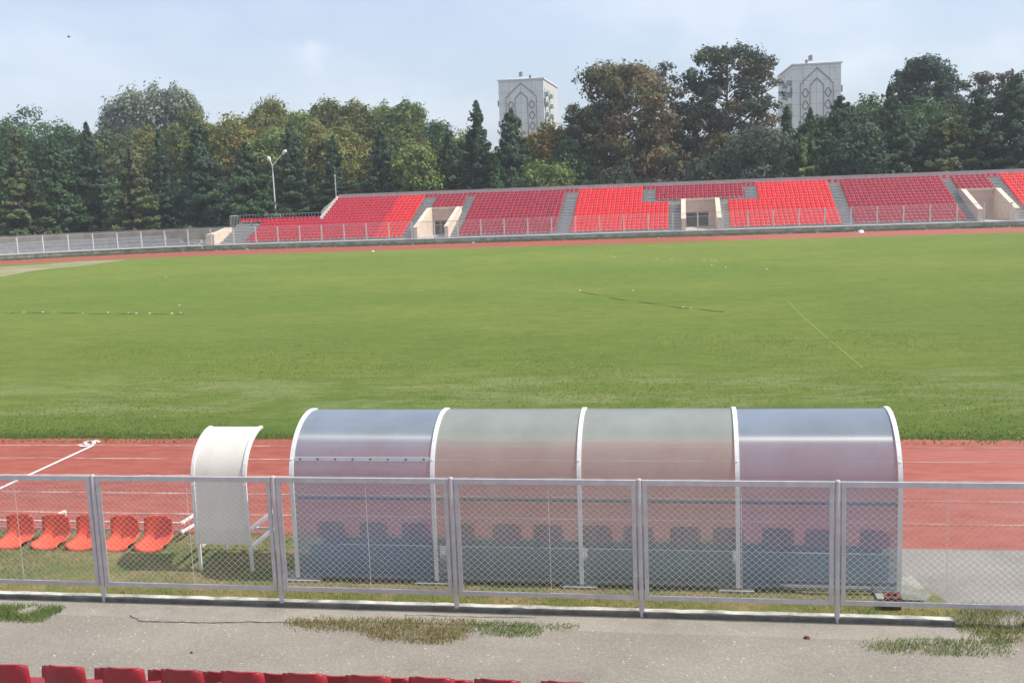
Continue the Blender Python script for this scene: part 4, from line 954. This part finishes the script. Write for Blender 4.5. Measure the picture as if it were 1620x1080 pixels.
BG = [(.028, .052, .028), (.038, .062, .030), (.024, .044, .028)]; OG = [(.050, .070, .026), (.034, .056, .026), (.070, .080, .032)]
DG = [(.030, .068, .026), (.042, .085, .030), (.026, .056, .026)]; OL = [(.105, .120, .030), (.080, .100, .028), (.130, .120, .032)]
YO = [(.150, .145, .035), (.110, .125, .032), (.19, .13, .035)]; LG = [(.105, .145, .040), (.085, .125, .038), (.14, .165, .05)]
SV = [(.34, .38, .30), (.27, .31, .23), (.18, .21, .14)]; PB = [(.072, .078, .036), (.115, .085, .045), (.055, .062, .034), (.10, .10, .045)]
PD = [(.030, .045, .032), (.045, .060, .034), (.075, .068, .038)]; PM = [(.12, .10, .085), (.09, .085, .06), (.07, .075, .045)]; GG = [(.085, .108, .072), (.065, .088, .058)]
BG, OG, DG, PD, PB = sc_(BG, 2.2), [(x*1.08, y, z) for x, y, z in sc_(OG, 2.3)], [(x*1.12, y, z) for x, y, z in sc_(DG, 2.15)], sc_(PD, 1.9), sc_(PB, 1.75); OL, YO, LG, PM, GG = sc_(OL, 1.7), sc_(YO, 1.65), sc_(LG, 1.65), sc_(PM, 1.3), sc_(GG, 1.3)
w3 = [4, 3, 2]
# back rows
broad(35, 163, 152, 34, 'wispy small crown poking above the far left treetops', DG, w3, 101, .55, .26, .35, 18, gap=1)
broad(5, 182, 134, 60, 'dark green broadleaf tree at the far left edge', DG, w3, 102, .05)
broad(95, 184, 136, 62, 'dark green broadleaf tree under the wispy crown, second from the left', DG, w3, 103, .05)
broad(160, 196, 136, 50, 'dark olive broadleaf tree below the left foot of the silver poplars', OG, w3, 104, .05)
UPV = np.array([.45, 0, 1.])
for px_, yt_, hw_, lb_, sd_ in ((182, 156, 24, 'pale silver poplar at the left foot of the silver clump', 105), (208, 140, 28, 'pale silver poplar, second from the left in the silver clump', 106), (243, 134, 32, 'tall pale silver poplar in the middle of the silver clump', 107), (276, 134, 26, 'tall pale silver poplar right of the middle of the silver clump', 130), (298, 150, 16, 'pale silver poplar at the right end of the silver clump', 131)):
    broad(px_, yt_, 171, hw_, lb_, SV, w3, sd_, .25, .36, .5, 60, UPV, 1, 'poplar', 1.7, 'silver poplars beyond the conifers')
broad(235, 196, 146, 62, 'olive brown broadleaf tree in front of the silver poplars', OL, [2, 4, 1], 108, .05)
broad(305, 164, 142, 60, 'rounded olive yellow tree right of the silver poplars', OL, w3, 109, .05, nc=60)
broad(365, 172, 140, 52, 'yellow green tree with a touch of orange above the lamp', YO, [3, 4, 1], 110, .05, nc=56)
broad(425, 149, 156, 52, 'windswept olive green tree with feathery top, left of the pale pair', OL, w3, 111, .2, .3, .55, 60, UPV)
broad(475, 170, 146, 42, 'mid green rounded tree behind the two armed lamp', LG, w3, 112, .05)
broad(515, 150, 158, 32, 'small dark olive treetop between the feathery tree and the brown one', OL, [2, 4, 1], 113, .1)
broad(560, 152, 156, 34, 'brownish olive treetop left of the pale green pair', OL, [2, 3, 3], 114, .1)
broad(545, 195, 140, 48, 'bright yellow green tree above the stand corner pole', YO, [2, 4, 0], 115, .05)
broad(607, 156, 158, 28, 'left of the pale green pair of round treetops', LG, w3, 116, .1)
broad(642, 152, 158, 26, 'right of the pale green pair of round treetops', LG, w3, 117, .1)
broad(430, 196, 136, 46, 'lime green tree between two dark conifers near the lamp', LG, w3, 118, .05)
broad(500, 188, 134, 46, 'leafy yellow green tree right of the tallest conifer by the lamp', YO, [2, 4, 0], 119, .05)
broad(655, 222, 121, 36, 'yellow green rounded tree directly behind the stand, right of a dark conifer', LG, [3, 2, 4], 120, .02)
broad(690, 186, 146, 46, 'grey green tree left of the spiky conifers', DG, w3, 121, .05)
broad(640, 185, 142, 44, 'dull green tree below the pale green pair', OL, [1, 4, 0], 122, .05)
broad(735, 200, 142, 36, 'dull green tree behind the spiky conifers', LG, w3, 123, .05)
broad(868, 184, 130, 42, 'autumn yellow tree at the foot of the left tower', YO, [3, 2, 5], 124, .05, nc=56)
broad(900, 215, 126, 30, 'green shrubby tree between the autumn tree and the brown pine', DG, w3, 125, .02)
broad(855, 250, 122, 38, 'bright green low tree right of the spiky conifers', LG, w3, 126, .02)
# front conifers
conifer(22, 203, 113, 44, 'broad brownish dark conifer at the left edge', OG, w3, 201)
conifer(82, 212, 116, 40, 'dark green conifer, second from the left edge', DG, w3, 202)
conifer(135, 194, 119, 44, 'tall dark blue green conifer left of the olive brown one', BG, w3, 203)
conifer(205, 232, 116, 50, 'feathery olive brown conifer below the silver poplars', OG, [4, 2, 4], 204)
conifer(250, 206, 121, 30, 'slim dark conifer between the olive brown one and the broad blue one', BG, w3, 205)
conifer(312, 195, 118, 52, 'broad dark blue green conifer below the rounded olive tree', BG, w3, 206, .26, .7)
conifer(388, 226, 115, 46, 'dark conifer left of the two armed lamp', DG, [3, 1, 4], 207, .26, .7)
conifer(456, 195, 119, 42, 'tall dark conifer behind the right arm of the lamp', BG, w3, 208, .26, .7)
conifer(525, 214, 120, 38, 'dark conifer above the top left corner of the stand', BG, w3, 209)
conifer(600, 203, 121, 46, 'dark conifer behind the left seat block', BG, w3, 210, .26, .7)
conifer(708, 206, 123, 40, 'dark conifer left of the spiky tallest one', BG, w3, 211)
conifer(753, 160, 124, 42, 'tall spiky blue conifer left of the left tower', BG, [4, 1, 4], 212, .26, .8, droop=.12)
conifer(808, 173, 123, 52, 'spiky blue green conifer in front of the left tower', BG, w3, 213, .26, .75, droop=.12)
conifer(785, 250, 120, 40, 'greener short conifer below the spiky pair', DG, w3, 214)
# pines
pine(985, 104, 131, 84, 'broad brown tinged pine left of the tallest pine', PB, [4, 3, 3, 3], 301, .12, 95, .24, .6)
pine(1048, 96, 142, 40, 'thin mauve brown pine crown between the two broad pines', PM, w3, 302, .35, 34, .24, .35)
pine(935, 150, 128, 42, 'dark lower pine on the left side of the brown pine', PD, w3, 303, .2, 40, .24, .55)
pine(1146, 70, 134, 66, 'tallest dark pine in the middle right', PD, w3, 304, .22, 84, .24, .55)
pine(1204, 90, 136, 40, 'thin open pine left of the right tower', PM, [1, 2, 4], 305, .3, 30, .22, .38)
pine(1095, 150, 132, 48, 'dark low branching pine between the brown and the tallest pine', PD, [3, 2, 3], 306, .2, 42, .24, .5)
pine(1040, 205, 127, 52, 'reddish brown low pine boughs under the brown pine', PB, [1, 5, 1, 2], 307, .1, 40, .24, .5)
broad(1135, 235, 126, 60, 'dark evergreen under the tallest pine', PD, w3, 308, .02)
broad(1205, 192, 124, 52, 'grey green rounded olive tree under the open pine', GG, [1, 1], 309, .02, .24, .6, 56)
broad(1140, 205, 129, 34, 'rusty brown foliage beside the white post under the tallest pine', PB, [1, 6, 0, 1], 310, .4, .24, .5, 24)
broad(985, 262, 124, 75, 'low dark undergrowth tree under the brown pine', PD, w3, 311, .02)
conifer(1245, 168, 126, 34, 'green conifer left of the right tower wall', DG, w3, 312)
conifer(1282, 172, 124, 34, 'small pointed conifer in front of the right tower', DG, w3, 313)
broad(1290, 178, 125, 34, 'dull green rounded tree hiding the foot of the right tower', DG, w3, 340, .02)
conifer(418, 300, 112.3, 34, 'low dark conifer boughs in front of the lamp post', DG, w3, 341)
conifer(1268, 215, 122, 38, 'lighter green low conifer below the right tower', LG, [2, 5, 0], 314)
conifer(1330, 152, 125, 46, 'dark blue conifer hiding the right side of the right tower', BG, w3, 315, .26, .5)
broad(1375, 142, 134, 44, 'green broadleaf top right of the right tower', DG, [2, 4, 1], 316, .05)
conifer(1408, 134, 126, 36, 'dark pointed conifer left of the round headed pine', BG, w3, 317, .26, .6)
pine(1460, 92, 142, 50, 'round headed blue green pine standing above the right tree line', [(.055, .098, .068), (.075, .12, .075)], [1, 1], 318, .1, 110, .24, .7, (.20, .32))
broad(1372, 190, 124, 50, 'dark evergreen mass behind the bright block right of the middle entrance', BG, w3, 319, .02)
broad(1465, 148, 128, 55, 'green evergreen below the round headed pine', DG, w3, 320, .02, nc=60)
conifer(1430, 190, 122, 46, 'blue green conifer in front, below the pointed one', BG, w3, 321, .26, .5)
conifer(1500, 165, 122, 44, 'olive conifer in front of the right tree line', OG, w3, 322, .26, .5)
broad(1515, 150, 132, 34, 'pale rounded tree between the round pine and the mauve crown', GG, [1, 1], 323, .1)
pine(1548, 116, 138, 38, 'mauve tinged thin crown near the right edge', PM, [2, 2, 4], 324, .3, 40, .24, .45)
conifer(1552, 138, 124, 46, 'dark blue conifer below the mauve crown', BG, w3, 325, .26, .5)
pine(1600, 110, 138, 34, 'grey green thin crown at the top right edge', PM, [1, 3, 4], 326, .3, 36, .24, .45)
conifer(1608, 120, 124, 44, 'dark blue conifer at the right edge', BG, w3, 327, .26, .5)
conifer(1660, 125, 124, 50, 'dark conifer half cut off by the right edge of view', BG, w3, 328, .26, .5)
conifer(-45, 200, 112, 50, 'dark conifer half cut off by the left edge of view', DG, w3, 329)
conifer(-140, 190, 112, 60, 'dark conifer beyond the left edge of view, nearer the others', OG, w3, 350)
broad(-230, 190, 118, 70, 'broad dark green tree well beyond the left edge of view', DG, w3, 351, .05)
# far-off wood closing the gaps: reads as one mass
rgx = np.random.default_rng(900); ctr = []; rad = []
for i in range(330):
    x = rgx.uniform(-120, 80); y = rgx.uniform(126, 131)+(0 if x > -45 else (x+45)*.12)
    ctr.append(np.array([x, y, rgx.uniform(.5, 7.2)])); rad.append(rgx.uniform(1.2, 2.2))
P, Nn, Sz, Cc = clump_cloud(rgx, ctr, rad, .55, .42, BG+DG, [3, 3, 3, 2, 1, 2])
tag(cards('wood', P, Nn, Sz, Cc, MT['leaf'], None, 1.6, 9), 'dark undergrowth closing the gaps between the trees', 'undergrowth', kind='stuff')

# small bird high in the sky
q = at(109, 59, 120); bd = MB()
bd.tube([(-.22, 0, 0), (-.1, 0, .02), (.1, 0, .02), (.24, 0, 0)], [.01, .06, .06, .015], 6)
bd.add([(-.08, 0, .04), (.08, 0, .04), (.0, .42, .14), (-.1, .40, .13), (-.08, 0, .02), (.08, 0, .02), (0, .42, .12), (-.1, .40, .11)], [(0, 1, 2, 3), (7, 6, 5, 4), (1, 5, 6, 2), (0, 3, 7, 4)])
bd.add([(-.08, 0, .04), (.08, 0, .04), (.0, -.42, .14), (-.1, -.40, .13), (-.08, 0, .02), (.08, 0, .02), (0, -.42, .12), (-.1, -.40, .11)], [(3, 2, 1, 0), (4, 5, 6, 7), (2, 6, 5, 1), (4, 7, 3, 0)])
bo = bd.build('bird', MT['dark']); bo.location = q; bo.rotation_euler = (0, 0, .6); tag(bo, 'small dark bird flying high at the upper left', 'bird')

# ------------------------------------------------------------------ air
hb = MB(); hb.box(-420, 420, -25, 420, -1.2, 62); hzo = hb.build('haze', None); tag(hzo, kind='stuff')
hm = bpy.data.materials.new('haze'); hm.use_nodes = True; t_ = hm.node_tree; t_.nodes.remove(t_.nodes['Principled BSDF'])
pv_ = t_.nodes.new('ShaderNodeVolumePrincipled'); pv_.inputs['Density'].default_value = .00055; pv_.inputs['Color'].default_value = (.84, .88, .92, 1); pv_.inputs['Anisotropy'].default_value = .1
t_.links.new(pv_.outputs[0], t_.nodes['Material Output'].inputs['Volume']); hzo.data.materials.append(hm)
